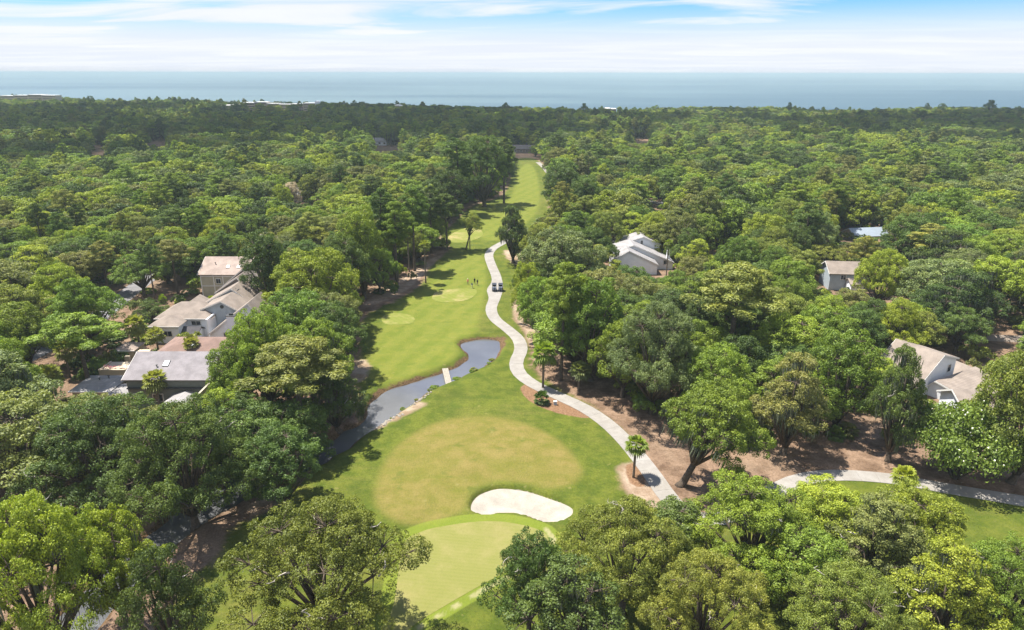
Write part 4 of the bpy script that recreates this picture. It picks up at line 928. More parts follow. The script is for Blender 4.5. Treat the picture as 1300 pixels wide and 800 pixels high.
M_CARTB = mat_plain('cart_body_dark', (.05, .055, .075), .35, .05, 2, .6); M_CARTR = mat_plain('cart_roof_dark', (.03, .033, .045), .5, .05, 2, .4); M_BAG = mat_plain('golf_bag', (.20, .24, .36), .7, .1, 3); M_STEEL = mat_plain('steel', (.45, .45, .47), .35, .05, 2, .5, .8)
def golf_cart(px, py, rz, label):
    p = P(px, py); h = empty('golf_cart', (p.x, p.y, .06), rz); tag(h, label, 'golf cart', 'golf carts parked on the path')
    MB().prism([(-.58, .3), (.58, .3), (.58, .5), (-.58, .5)], -1.15, 1.1).add([(-.55, .35, .5), (.55, .35, .5), (.5, 1.15, .55), (-.5, 1.15, .55), (-.5, .5, .95), (.5, .5, .95)], [(3, 2, 5, 4), (0, 4, 5, 1), (0, 3, 4), (1, 5, 2)]).box((0, -.65, .62), (1.14, .8, .3)).build('body', M_CARTB, h)
    MB().box((0, -.35, .82), (1.0, .5, .14)).build('seat', M_TRIM, h); MB().box((0, -.62, 1.08), (1.0, .1, .42)).build('backrest', M_TRIM, h)
    MB().box((0, -.12, 1.84), (1.2, 1.75, .07)).build('roof', M_CARTR, h)
    for sx_ in (-.52, .52):
        MB().tube([(sx_, .62, .7), (sx_, .5, 1.82)], .025, 6).build('post', M_STEEL, h); MB().tube([(sx_, -.85, .7), (sx_, -.85, 1.82)], .025, 6).build('post', M_STEEL, h)
        for y in (-.78, .82): MB().tube([(sx_*1.0-.09, y, .23), (sx_*1.0+.09, y, .23)], .23, 12).build('wheel', M_RUB, h)
    MB().slab([(-.5, .66, .92), (.5, .66, .92), (.5, .53, 1.72), (-.5, .53, 1.72)], .015).build('windscreen', M_GLASS, h)
    MB().tube([(-.22, .45, .8), (-.22, .2, 1.02)], .02, 5).tube([(-.22+.17*math.cos(a*.5236), .2+.08*math.sin(a*.5236), 1.02+.13*math.sin(a*.5236)) for a in range(13)], .015, 5).build('steering_wheel', M_RUB, h)
    for sx_ in (-.27, .27):
        bag = MB().tube([(sx_, -1.2, .5), (sx_, -1.36, 1.3)], [.15, .17], 10).build('golf_bag', M_BAG, h)
        for q in range(4): MB().tube([(sx_+(q-1.5)*.06, -1.36, 1.25), (sx_+(q-1.5)*.07, -1.4, 1.55+.03*q)], .014, 4).build('club', M_STEEL, bag)
golf_cart(628, 369, .06, 'golf cart with bags parked on the path, the one nearer the tee'); golf_cart(636, 369, -.03, 'golf cart with bags parked on the path, the one nearer the right trees')

M_SKIN = mat_plain('skin', (.42, .26, .18), .6, .05, 3); M_BLACK = mat_plain('cloth_black', (.015, .015, .018), .9, .1, 3); M_PINKC = mat_plain('cloth_pink', (.55, .19, .15), .9, .1, 3); M_BLUEC = mat_plain('cloth_blue', (.02, .09, .22), .9, .1, 3); M_KHAKI = mat_plain('cloth_khaki', (.36, .28, .19), .9, .1, 3); M_HAIR = mat_plain('hair', (.04, .028, .02), .8, .2, 5)
def person(px, py, rz, shirt, trousers, label, bend=0.0, arms=0.25, hat=None):
    p = P(px, py); h = empty('person', (p.x, p.y, tz(p.x, p.y)+.03), rz); tag(h, label, 'person', 'golfers on the tee')
    def B(x, y, z):      # lean the upper body forward at the hips (facing +y)
        if z > .92: dz = z-.92; return (x, y+math.sin(bend)*dz, .92+math.cos(bend)*dz)
        return (x, y, z)
    J = {'pel': (0, 0, .95, .15), 'wst': (0, 0, 1.12, .135), 'chs': (0, 0, 1.36, .165), 'nek': (0, .01, 1.5, .06), 'hed': (0, .02, 1.60, .095), 'top': (0, .02, 1.72, .085)}
    E = [('pel', 'wst'), ('wst', 'chs'), ('chs', 'nek'), ('nek', 'hed'), ('hed', 'top')]
    for s, t in ((-1, 'l'), (1, 'r')):
        J['hip'+t] = (s*.1, 0, .86, .1); J['kne'+t] = (s*.13, .03, .48, .065); J['ank'+t] = (s*.14, 0, .08, .045); J['toe'+t] = (s*.16, .17, .03, .035)
        J['sho'+t] = (s*.19, 0, 1.42, .07); J['elb'+t] = (s*(.19+arms*.35), .04+.1*arms, 1.16, .045); J['wri'+t] = (s*(.19-arms*.25), .12+.5*arms, 1.0+.1*arms, .033); J['han'+t] = (s*(.17-arms*.3), .16+.55*arms, .93+.1*arms, .036)
        E += [('pel', 'hip'+t), ('hip'+t, 'kne'+t), ('kne'+t, 'ank'+t), ('ank'+t, 'toe'+t), ('chs', 'sho'+t), ('sho'+t, 'elb'+t), ('elb'+t, 'wri'+t), ('wri'+t, 'han'+t)]
    ks = list(J); me = bpy.data.meshes.new('body'); me.from_pydata([B(*J[k][:3]) for k in ks], [(ks.index(a), ks.index(b)) for a, b in E], []); me.update()
    o = link('body', me, None, h); o.modifiers.new('skin', 'SKIN')
    for k, sv_ in zip(ks, me.skin_vertices[0].data): sv_.radius = (J[k][3], J[k][3]); sv_.use_root = k == 'pel'
    sb = o.modifiers.new('sub', 'SUBSURF'); sb.levels = 1; sb.render_levels = 1
    dg = bpy.context.evaluated_depsgraph_get(); em = bpy.data.meshes.new_from_object(o.evaluated_get(dg)); o.modifiers.clear(); o.data = em
    for m in (shirt, trousers, M_SKIN, M_RUB): em.materials.append(m)
    hip = .94
    for f in em.polygons:
        c = f.center
        dz = math.hypot(c.z-.92, c.y)*(1 if c.z > .92 else -1)
        f.material_index = 3 if c.z < .07 else 1 if (c.z < .92 and abs(c.x) < .22 and c.y < .2) else 2 if (dz > .57 or (abs(c.x) > .2 and c.z < 1.12)) else 0
        f.use_smooth = True
    tp = B(0, .02, 1.70); MB().tube([(tp[0], tp[1], tp[2]-.06), tp, (tp[0], tp[1], tp[2]+.05)], [.105, .1, .05], 10).build('cap' if hat else 'hair', hat or M_HAIR, h)
    return h
pA = person(594.5, 361, 2.6, M_PINKC, M_KHAKI, 'golfer in a pink shirt, leftmost of the four', hat=M_TRIM)
pB = person(600, 365, 2.9, M_BLUEC, M_TRIM, 'golfer in blue bent over the putt in front of the others', bend=.7, arms=.55)
pC = person(603, 360, 3.6, M_BLACK, M_BLACK, 'golfer dressed in black, the taller of the pair behind', arms=.1)
pD = person(606.5, 362, 3.9, M_BLACK, M_KHAKI, 'golfer in a black top, rightmost of the four', arms=.15)
g0 = pB.location; cl_ = empty('golf_club', (g0.x+.05, g0.y-.5, g0.z)); tag(cl_, 'putter held by the bending golfer in blue', 'golf club'); MB().tube([(0, 0, .02), (.02, .12, .82)], .012, 5).build('shaft', M_STEEL, cl_); MB().box((-.04, 0, .02), (.12, .03, .04)).build('head', M_STEEL, cl_)

# plank weir across the pond
a, b = P(566, 469, -.1), P(571, 489, -.1); w_ = empty('plank_bridge', ((a.x+b.x)/2, (a.y+b.y)/2, -.18), math.atan2(b.y-a.y, b.x-a.x)); tag(w_, 'pale plank crossing over the narrow part of the pond', 'bridge'); ln = math.hypot(b.x-a.x, b.y-a.y)+1.2
M_PLANK = mat_plain('weathered_plank', (.30, .27, .22), .9, .2, 3)
for k in range(4): MB().box((0, -.45+k*.3, 0), (ln, .27, .08)).build('plank', M_PLANK, w_)
for x in (-ln*.4, 0, ln*.4): MB().box((x, 0, -.35), (.25, 1.0, .6)).build('beam', M_BARK2 if False else M_PLANK, w_)
# utility box and irrigation lid by the mulch bed
g0 = P(705.5, 514); u_ = empty('utility_box', (g0.x, g0.y, tz(g0.x, g0.y))); tag(u_, 'small grey utility box on the mulch bed by the path', 'utility box'); MB().box((0, 0, .3), (.55, .4, .7)).build('cabinet', W_BLUE, u_); MB().box((0, 0, .68), (.62, .47, .06)).build('lid', M_TRIM, u_)
ORDN = 'first second third fourth fifth sixth seventh eighth ninth tenth eleventh twelfth thirteenth fourteenth fifteenth sixteenth seventeenth eighteenth nineteenth twentieth'.split()+['twenty-first', 'twenty-second', 'twenty-third']
# stones along the pond's near bank
M_STONE = mat_plain('pale_stone', (.27, .24, .20), .95, .25, 2.5, .1, bump=.4, bscale=5); rq = random.Random(8); stones = []
for k in range(5):
    bm = bmesh.new(); bmesh.ops.create_icosphere(bm, subdivisions=1, radius=.5)
    for v in bm.verts: v.co = Vector((v.co.x*rq.uniform(.8, 1.3), v.co.y*rq.uniform(.7, 1.1), v.co.z*rq.uniform(.45, .75)))
    me = bpy.data.meshes.new('stone'); bm.to_mesh(me); bm.free(); me.materials.append(M_STONE); stones.append(me)
for (x0, y0, x1, y1, n, lb) in ((478, 543, 512, 526, 22, 'pale stone on the near bank at the pond tip'), (516, 519, 548, 499, 14, 'pale stone on the near bank along the pond neck'), (300, 640, 250, 668, 6, 'stone on the shaded creek bank under the left oaks')):
    for k, t in enumerate(sorted(rq.random() for _ in range(n))):
        p = P(x0+(x1-x0)*t+rq.uniform(-2.5, 2.5), y0+(y1-y0)*t+rq.uniform(-1, 2.5)); o = link('bank_stone', stones[k % 5]); s = rq.uniform(.22, .75)
        o.location = (p.x, p.y, tz(p.x, p.y)+.05); o.scale = (s, s, s); o.rotation_euler = (0, 0, rq.uniform(0, 6)); tag(o, '%s %s, counting away from the camera' % (ORDN[k], lb) if n > 6 else '%s %s, counting towards the camera' % (ORDN[k], lb), 'stone', 'stones on the pond bank')
# ------------------------------------------------------------------ trees one can tell apart, set one by one
O, PN, PL = OAKS, PINES, PALMS
HAND = [
 # foreground, bottom left
 (BIG[0], 420, 812, 650, 272, (.150, .178, .030), 'large gappy olive oak with ivied trunk at bottom left of the green'),
 (BIG[1], 70, 850, 622, 250, 'y', 'huge yellow-green oak with bare pale limbs in the bottom left corner'),
 (O[5], 165, 800, 655, 130, 'y', 'yellow-green oak leaning out right of the corner oak'),
 (BIG[2], 250, 667, 508, 190, 'k', 'dark spreading oak on brown needles with its trunk showing'),
 (O[2], 366, 640, 546, 95, 'k', 'small dark oak with bare trunk at the left edge of the apron grass'),
 (BIG[2], 140, 645, 512, 205, 'k', 'dark wide oak in the mass directly above the bottom left corner oak'),
 (O[3], 40, 645, 512, 200, 'o2', 'olive oak at the left frame edge above the corner oak'),
 (O[0], 318, 602, 500, 130, 'k', 'dark oak standing between the pond tip and the grey house'),
 (O[3], 215, 596, 520, 130, 'o2', 'olive oak right in front of the grey-lilac roofed house'),
 (O[1], 110, 582, 514, 135, 'o2', 'olive oak in front of the low flat grey roofs'),
 (O[2], 15, 560, 430, 90, 'g', 'green oak at the left frame edge beside the grey lane'),
 (O[6], 232, 868, 700, 125, 'd', 'dark oak at the bottom edge left of the gappy olive oak'),
 (O[0], 375, 585, 498, 100, 'k', 'dark oak beside the pond tip, left of the dirt bank'),
 # foreground, bottom right
 (O[6], 672, 812, 676, 110, 'k', 'thin dark oak at the bottom edge right of the green'),
 (BIG[1], 790, 778, 645, 190, 'o', 'dark olive oak with bare pale twigs below the round path bend'),
 (O[7], 720, 850, 722, 150, 'k', 'dark oak at the bottom edge under the thin dark oak'),
 (BIG[2], 950, 730, 612, 180, 'y', 'bright green oak in front of the path fork'),
 (O[4], 1040, 705, 618, 100, 'y', 'yellow-green oak left of the pale grey-barked oak'),
 (O[7], 1105, 742, 636, 115, 'o2', 'pale olive oak with slim grey trunk among the bottom right trees'),
 (O[1], 1150, 705, 624, 120, 'y', 'bright spreading oak just below the right branch path'),
 (BIG[2], 1262, 815, 690, 165, 'g', 'broad green oak in the bottom right corner'),
 (BIG[0], 1065, 850, 728, 190, 'o', 'wide olive oak at the bottom edge right of centre'),
 (BIG[0], 890, 845, 712, 190, 'o', 'low olive oak on the bottom edge below the bright green oak'),
 (O[7], 1185, 830, 694, 130, 'y', 'yellow-green oak at the bottom edge near the right corner'),
 (O[2], 1010, 770, 672, 110, 'g', 'green oak tucked behind the wide olive oak at the bottom'),
 (O[4], 850, 720, 640, 90, 'k', 'small dark oak left of the bright green oak at the path fork'),
 # right of the path
 (O[7], 1128, 585, 442, 72, 'k', 'tall dark moss-hung oak at the edge of the needle bed'),
 (O[0], 1285, 612, 440, 130, 'o', 'tall olive oak at the right frame edge above the path'),
 (O[7], 995, 575, 452, 95, 'o2', 'moss-draped grey-green oak right of the leaning trunk'),
 (O[2], 1060, 545, 420, 95, 'g', 'green oak behind the needle bed, centre right'),
 (BIG[2], 828, 525, 384, 145, 's', 'big rounded silvery oak at the path side, centre right'),
 (O[3], 790, 505, 410, 90, 'g', 'green oak beside the path left of the silvery oak'),
 (PN[0], 713, 484, 338, 66, 'g', 'tall slim pine with bare trunk beside the path bend'),
 (O[4], 750, 484, 352, 72, 'g2', 'narrow green oak behind the tall slim pine'),
 (O[4], 668, 408, 332, 38, 'y', 'small pale yellow-green tree on sandy soil right of the carts'),
 (O[7], 652, 334, 262, 46, 'd', 'dark moss-hung oak standing where the path vanishes'),
 (O[0], 712, 384, 290, 105, 's', 'grey-green domed oak right of the cart path'),
 (PN[1], 922, 478, 338, 128, 'p', 'flat-topped olive pine with long bare trunk, centre right'),
 (O[4], 712, 275, 209, 50, 'd', 'dark round oak jutting onto the far fairway'),
 (O[4], 742, 285, 222, 45, 'k', 'dark oak behind the one jutting onto the far fairway'),
 (O[2], 905, 545, 440, 85, 'g', 'green oak behind the leaning tree on the needle bed'),
 # left of the fairway
 (PN[1], 385, 560, 436, 135, 'p', 'wide olive pine with pale limbs left of the pond'),
 (O[7], 430, 545, 470, 80, 'd', 'dark oak hanging over the pond tip'),
 (O[2], 425, 478, 388, 85, 'k', 'dark green oak at the sandy edge of the fairway'),
 (O[0], 385, 470, 370, 105, 'g2', 'broad green oak between the chimney house and the fairway'),
 (O[1], 405, 420, 318, 110, 'y', 'bright yellow-green oak left of the oval tee'),
 (O[4], 343, 400, 293, 62, 'd', 'very dark upright oak beside the pinkish roof'),
 (O[2], 440, 395, 300, 70, 'k', 'dark oak between the bright oak and the fairway pines'),
 (O[4], 462, 380, 262, 62, 'g', 'tall green oak in the wood edge left of the oval tee'),
 (PN[0], 505, 366, 258, 52, 'g', 'tall pine at the fairway edge nearest the lone palm'),
 (PN[2], 487, 360, 240, 50, 'k', 'dark tall pine behind the fairway edge pines'),
 (PN[0], 527, 344, 240, 50, 'g2', 'tall pine at the fairway edge behind the lone palm'),
 (PN[1], 568, 318, 248, 46, 'k', 'pine with bare trunk left of the twin leaning trees'),
 (PN[2], 548, 322, 236, 42, 'd', 'dark pine left of the bare trunk pine'),
 (O[2], 615, 262, 172, 62, 'k', 'tall dark oak on the wood corner at the far fairway'),
 (PN[2], 640, 258, 176, 32, 'd', 'dark pine at the corner of the wood by the far fairway'),
 (PN[2], 585, 272, 176, 48, 'k', 'dark pine deep in the left wood by the far fairway'),
 (O[4], 572, 283, 215, 50, 'd', 'dark oak low on the wood edge by the far fairway'),
 (PN[1], 1086, 372, 300, 44, 'p', 'flat-topped pine rising before the blue-grey house'),
 (O[1], 1114, 392, 318, 62, 'y', 'bright yellow-green oak right of the blue-grey house'),
 (PN[1], 116, 497, 402, 100, 'g', 'pine with bent bare trunk in front of the low flat roofs'),
 (O[1], 312, 522, 436, 80, 'g', 'green oak right of the grey-lilac roof hiding its corner'),
 (O[0], 345, 520, 392, 90, 'g', 'green oak right of the rust brown roof'),
 (O[7], 285, 590, 498, 75, 'y', 'bright green small oak below the grey house wall'),
 # palms
 (PL[0], 805, 606, 553, 34, 'g', 'lone young palm in a mulch ring beside the path'),
 (PL[2], 541, 359, 302, 18, 'o', 'tall lone palm on the fairway left of the golfers'),
 (PL[1], 690, 492, 430, 36, 'g', 'palm growing at the edge of the path bend'),
 (PL[1], 205, 520, 469, 36, 'p', 'pale palm in front of the grey-lilac roofed house'),
 (PL[1], 70, 512, 462, 34, 'p', 'palm beside the low flat grey roofs'),
 (PL[1], 180, 448, 398, 30, 'p', 'palm left of the hipped tan roof house'),
 (PL[1], 203, 452, 414, 26, 'p', 'palm in front of the hipped tan roof walls'),
 (PL[1], 248, 470, 424, 24, 'p', 'palm poking over the rust brown roof'),
 (PL[1], 90, 480, 428, 30, 'p', 'palm by the lane left of the bent pine'),
 (PL[0], 310, 545, 480, 34, 'g', 'palm under the oaks right of the grey house'),
 (PL[2], 846, 352, 302, 14, 'g', 'slim palm against the white gabled house'),
 (PL[2], 490, 366, 300, 20, 'p', 'palm at the left wood edge with a bare trunk'),
 (PL[2], 520, 345, 290, 18, 'p', 'second palm along the left wood edge'),
 (PL[1], 735, 497, 458, 32, 'o2', 'low bushy palm clump beside the path'),
 (PL[1], 495, 362, 332, 26, 'o2', 'low bushy palm at the foot of the fairway pines'),
 (PL[1], 1235, 440, 402, 28, 'p', 'palm beside the street behind the white saltbox house'),
 (PL[1], 1145, 632, 590, 34, 'y', 'palm poking up by the right branch path'),
 (PL[1], 1290, 602, 560, 40, 'p', 'palm at the right frame edge above the path'),
]
for sh, bx, by, ty, w, tint, lab in HAND: spot(sh, bx, by, ty, w, tint, lab)
# the leaning moss-hung oak on the needle bed
g = P(866, 616); place(LEANER, g.x, g.y, 16.5, 7.6, 'g', 'leaning oak with bare slanting trunk on the needle bed by the path', rz=.6, lean=(math.radians(4), math.radians(17)))
g = P(592, 317); place(BARE_STEM, g.x, g.y, 12.0, 3.6, 'o', 'twin-trunked leaning tree standing alone at the head of the fairway', lean=(0.0, math.radians(13)))
g = P(597, 317); place(PALMS[2], g.x, g.y, 8.6, 1.5, 'g', 'slim palm growing against the twin-trunked leaning tree')
spot(LOW_PALM, 688, 513, 494, 24, 'd', 'low dark sago palm in the mulch bed inside the path bend', name='sago_palm', cat='palm shrub')
spot(FLOWER_SHRUB, 1213, 606, 512, 140, 'g2', 'huge dark green shrub dotted with white blossom by the right path', name='flowering_shrub', cat='shrub')
g = P(372, 268); place(OAKS[4], g.x, g.y, 12, 4.2, 'w', 'pale grey-white leafless looking tree in the left woods', name='pale_tree', cat='tree')

for px, row, Y, r_, lb in ((1003, 129.5, 860, 3.4, 'flat-topped pine standing up from the skyline right of centre'), (1178, 130, 875, 3.0, 'slim pine on the right skyline, left of the broad flat-topped pine'), (1197, 130.5, 870, 5.0, 'rounded pine on the right skyline beside the slim one'),
        (1259, 126, 865, 6.5, 'broad flat-topped pine highest on the right skyline'), (742, 131, 880, 4.2, 'pine breaking the skyline just right of the fairway axis'), (114, 123, 1000, 5.5, 'rounded dark pine breaking the skyline at the far left'), (237, 126, 1000, 4.0, 'flat-topped pine on the skyline left of the long hotel')):
    g = PY(px, row, Y); place(BARE_STEM, g.x, Y, g.z, r_, 'd', lb, name='pine_tree', cat='pine tree')

# ------------------------------------------------------------------ the wood: spacing by crown, clear of what the photograph shows open
CLEAR_GROUND = [  # pixels where the open ground shows: no crown may stand before it
 [(520,800),(572,730),(520,682),(455,662),(385,646),(345,655),(300,684),(335,650),(402,600),(405,566),(440,548),(466,532),(464,495),(455,472),(462,440),(466,400),(500,380),(535,357),
  (545,330),(575,318),(582,300),(602,268),(645,247),(656,205),(680,204),(692,215),(692,262),(684,276),(648,290),(640,306),(652,336),(648,352),(652,400),(674,420),(690,445),(672,480),
  (700,494),(745,510),(792,530),(835,560),(900,600),(865,642),(850,655),(800,640),(770,650),(715,690),(655,682),(630,702),(640,740),(620,800)],
 [(1010,612),(1060,600),(1130,604),(1200,615),(1300,630),(1300,690),(1220,660)], [(1000,600),(1010,570),(1060,560),(1100,585),(1060,596)],
 [(652,200),(680,200),(690,210),(652,210)], [(25,470),(66,438),(66,452),(40,468)], [(150,392),(158,368),(172,366),(172,388)], [(828,262),(828,250),(846,254),(848,262)], [(888,233),(890,228),(900,228),(900,233)],
 [(912,326),(915,312),(940,312),(940,324)], [(724,232),(728,224),(742,224),(742,232)],
]
CLEAR_HOUSE = [  # (pixels, distance of the house)
 ([(145,496),(145,455),(250,453),(252,500)], 105), ([(208,520),(208,500),(250,496),(245,520)], 98), ([(190,452),(190,427),(300,427),(296,452)], 121), ([(194,430),(194,392),(215,386),(264,390),(264,428)], 135),
 ([(258,392),(286,362),(312,340),(322,372),(338,396),(326,420),(268,424)], 132), ([(236,388),(236,374),(262,374),(262,388)], 150), ([(252,376),(252,325),(318,325),(314,376)], 168),
 ([(70,497),(70,480),(145,478),(145,497)], 112), ([(160,470),(160,430),(200,430),(185,470)], 118),
 ([(300,326),(302,312),(335,302),(335,322)], 190),
 ([(782,326),(780,308),(815,300),(856,326),(852,340),(835,338),(800,322)], 186), ([(1064,302),(1066,288),(1112,282),(1112,298)], 235), ([(1043,362),(1047,333),(1092,336),(1088,358)], 178), ([(1130,366),(1130,350),(1145,350),(1145,366)], 178),
 ([(1154,502),(1152,440),(1190,446),(1210,455),(1236,484),(1218,514)], 110), ([(1262,442),(1262,428),(1300,434),(1300,444)], 138), ([(1244,478),(1248,462),(1262,464),(1262,480)], 118), ([(1254,548),(1254,518),(1276,520),(1276,548)], 96),
 ([(374,254),(374,240),(396,240),(396,254)], 300), ([(806,180),(806,171),(822,171),(822,180)], 640), ([(120,196),(118,182),(132,182),(132,196)], 560), ([(190,184),(190,176),(210,176),(210,184)], 640), ([(476,190),(478,181),(505,181),(505,190)], 560),
 ([(272,140),(276,132),(406,132),(406,141)], 970), ([(0,126),(0,121),(74,121),(74,126)], 1120), ([(768,142),(768,136),(784,136),(784,142)], 880), ([(655,198),(655,186),(672,186),(672,198)], 500),
]
def in_poly(pl, x, y):
    c = False; n = len(pl)
    for i in range(n):
        ax, ay = pl[i]; bx, by = pl[(i+1) % n]
        if (ay > y) != (by > y) and x < (bx-ax)*(y-ay)/(by-ay)+ax: c = not c
    return c
CIRC = [(0, 0)]+[(math.cos(k*math.pi/6), math.sin(k*math.pi/6)) for k in range(12)]+[(.6*math.cos(k*math.pi/3), .6*math.sin(k*math.pi/3)) for k in range(6)]
BBG = [(min(p[0] for p in q), max(p[0] for p in q), min(p[1] for p in q), max(p[1] for p in q)) for q in CLEAR_GROUND]
BBH = [(min(p[0] for p in q), max(p[0] for p in q), min(p[1] for p in q), max(p[1] for p in q)) for q, _ in CLEAR_HOUSE]
def blocks(x, y, h, r, zb):
    cx, cyy, zc_ = proj((x, y, (h+zb)/2)); ru = r*FOC/zc_*.92; rv = (0.5*(h-zb)*_c+r*.55*_s)*FOC/zc_
    for (a, b, c, d), q in zip(BBG, CLEAR_GROUND):
        if cx+ru < a or cx-ru > b or cyy+rv < c or cyy-rv > d: continue
        if any(in_poly(q, cx+i*ru, cyy+j*rv) for i, j in CIRC): return True
    for (a, b, c, d), (q, dist) in zip(BBH, CLEAR_HOUSE):
        if y > dist or cx+ru < a or cx-ru > b or cyy+rv < c or cyy-rv > d: continue
        if any(in_poly(q, cx+i*ru, cyy+j*rv) for i, j in CIRC): return True
        if any(abs(px-cx) < ru and abs(py-cyy) < rv for px, py in q): return True
    return False

FOREST = []
def grow_forest():
    rr = random.Random(77); cell = 8.0; grid = {}
    def near(x, y, r, f):
        i, j = int(x//cell), int(y//cell)
        for a in range(i-2, i+3):
            for b in range(j-2, j+3):
                for (x2, y2, r2) in grid.get((a, b), ()):
                    if (x-x2)**2+(y-y2)**2 < (f*(r+r2))**2: return True
        return False
    def put(x, y, r): grid.setdefault((int(x//cell), int(y//cell)), []).append((x, y, r))
    for t in TREES:
        if t['kind'] in ('oak', 'pine'): put(t['x'], t['y'], t['r']*.85)
    tries = 72000
    ys = np.array([rr.random() for _ in range(tries)]); dist = np.sqrt(62**2+(1290**2-62**2)*ys)
    xs = np.array([rr.uniform(-1, 1) for _ in range(tries)])*(dist*0.90+16)
    open_ = sdf(GRASS, xs, dist); pond = sdf(POND, xs, dist)
    road = np.min([dline(ln, xs, dist)-w/2 for ln, w in ROADS]+[dline(PATH1, xs, dist)-1.6, dline(PATH2, xs, dist)-1.6, dline(PATH3, xs, dist)-2], axis=0)
    order = np.argsort(dist)
    for k in order:
        x, y = float(xs[k]), float(dist[k])
        big = 0.5+0.5*float(hashn(np.array([x]), np.array([y]), 0.021, 5)[0])
        r = rr.uniform(4.8, 8.6)*(0.9+.3*big)
        if open_[k] < r*.55 or pond[k] < 2.0 or road[k] < 1.2: continue
        if y > float(shore(x))-8: continue
        if y < 100 and not (x < -30 and y > 70): continue
        if any((x-a)**2+(y-b)**2 < (c+r*.45)**2 for a, b, c in HOUSE_FOOT): continue
        if near(x, y, r, 0.47): continue
        pine = rr.random() < (0.16 if y > 160 else .10)
        h = (11.2+5.0*big)*rr.uniform(.88, 1.12)*(.86+.02*r) if not pine else (13.5+4*big)*rr.uniform(.95, 1.25)
        if y > 780 and x > -100 and rr.random() < .93: h = min(h, 15.5)
        if pine: r *= .7
        ok = False
        for sc_ in (1.0, .72, .5):
            if not blocks(x, y, h*sc_, r*(sc_**.5), h*sc_*.25): ok = True; h *= sc_; r *= sc_**.5; break
        if not ok: continue
        if h < 7.5: pine = False
        put(x, y, r); FOREST.append((x, y, h, r, pine))
grow_forest()
rr = random.Random(5)
def view_px(x, y, h):
    u, v, z_ = proj((x, y, h*.7)); return -60 < u < 1360 and v < 860
n_oak = sum(t['kind'] == 'oak' for t in TREES); n_pine = sum(t['kind'] == 'pine' for t in TREES)
far = []
for (x, y, h, r, pine) in FOREST:
    inv = view_px(x, y, h)
    if inv and pine and n_pine < 130:
        n_pine += 1
        place(rr.choice(PINES), x, y, h, r, rr.choice(['g', 'g', 'k', 'o', 'p', 'o2', 'd']), auto=True)
    elif inv and not pine and n_oak < 295:
        n_oak += 1
        place(rr.choice([OAKS[0], OAKS[1], OAKS[2], OAKS[4], OAKS[6], OAKS[7], OAKS[3], OAKS[5]]), x, y, h, r, rr.choice(['y', 'y', 'g', 'g', 'g', 'g2', 'k', 'k', 'd', 'o', 'o', 'o2', 's']), auto=True)
    else: far.append((x, y, h, r, pine))

# the far wood reads as one mass: instanced trees on points
protos = [oak_shape(51+i, R=R_, H=H_, base=.04, dome=dm, lobe=lb, per=44, leaf=.46, cl=20, csz=.9) for i, (R_, H_, dm, lb) in enumerate(((6.6, 13.5, 17, .36), (5.6, 13.5, 16, .38), (7.2, 13, 21, .33), (5.2, 14.5, 18, .37), (6.2, 14, 13, .42)))]
protos += [oak_shape(91, R=6, H=14, base=.10, n_out=9, n_in=6, lobe=.31, per=48, leaf=.46, cl=20, csz=.85, gap=.1), oak_shape(92, R=5, H=15, base=.08, n_out=8, n_in=7, lobe=.33, per=48, leaf=.46, cl=20, csz=.85, gap=.1)]
protos += [pine_shape(61, n=30, per=40, leaf=.85), pine_shape(62, R=4.6, H=19, base=.6, n=26, per=42, leaf=.85, umbrella=.15)]
pcol = bpy.data.collections.new('wood_shapes')
for i, s in enumerate(protos):
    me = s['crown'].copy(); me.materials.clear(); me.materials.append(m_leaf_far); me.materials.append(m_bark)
    bm = bmesh.new(); bm.from_mesh(me); n0 = len(bm.faces); bm.from_mesh(s['trunk']); bm.faces.ensure_lookup_table()
    for f in bm.faces[n0:]: f.material_index = 1
    bm.to_mesh(me); bm.free()
    ob = bpy.data.objects.new('wood_shape_%02d' % i, me); pcol.objects.link(ob)
pts = np.array([(x, y, 0) for x, y, h, r, p in far], np.float32)
wm = bpy.data.meshes.new('far_wood'); wm.vertices.add(len(pts)); wm.vertices.foreach_set('co', pts.ravel()); wm.update()
ii = np.array([rr.choice((7, 8)) if p else rr.randrange(7) for *_, p in far], np.int32)
sc_ = np.array([(r/protos[k]['R'], r/protos[k]['R'], h/protos[k]['H']) for (x, y, h, r, p), k in zip(far, ii)], np.float32)
a = wm.attributes.new('pick', 'INT', 'POINT'); a.data.foreach_set('value', ii)
a = wm.attributes.new('size', 'FLOAT_VECTOR', 'POINT'); a.data.foreach_set('vector', sc_.ravel())
a = wm.attributes.new('turn', 'FLOAT', 'POINT'); a.data.foreach_set('value', np.array([rr.uniform(0, 6.28) for _ in far], np.float32))
wood = link('distant_woodland', wm)
tag(wood, 'unbroken canopy of distant oaks and pines between the fairway and the sea', kind='stuff')
ng = bpy.data.node_groups.new('scatter_wood', 'GeometryNodeTree')
ng.interface.new_socket('Geometry', in_out='INPUT', socket_type='NodeSocketGeometry'); ng.interface.new_socket('Geometry', in_out='OUTPUT', socket_type='NodeSocketGeometry')
gi = ng.nodes.new('NodeGroupInput'); go = ng.nodes.new('NodeGroupOutput'); ip = ng.nodes.new('GeometryNodeInstanceOnPoints'); ci = ng.nodes.new('GeometryNodeCollectionInfo')
ci.inputs['Collection'].default_value = pcol; ci.inputs['Separate Children'].default_value = True; ci.inputs['Reset Children'].default_value = True
def named(nm, t):
    n = ng.nodes.new('GeometryNodeInputNamedAttribute'); n.data_type = t; n.inputs[0].default_value = nm; return n.outputs[0]
cx_ = ng.nodes.new('ShaderNodeCombineXYZ'); ng.links.new(named('turn', 'FLOAT'), cx_.inputs[2])
ng.links.new(gi.outputs[0], ip.inputs['Points']); ng.links.new(ci.outputs[0], ip.inputs['Instance']); ip.inputs['Pick Instance'].default_value = True
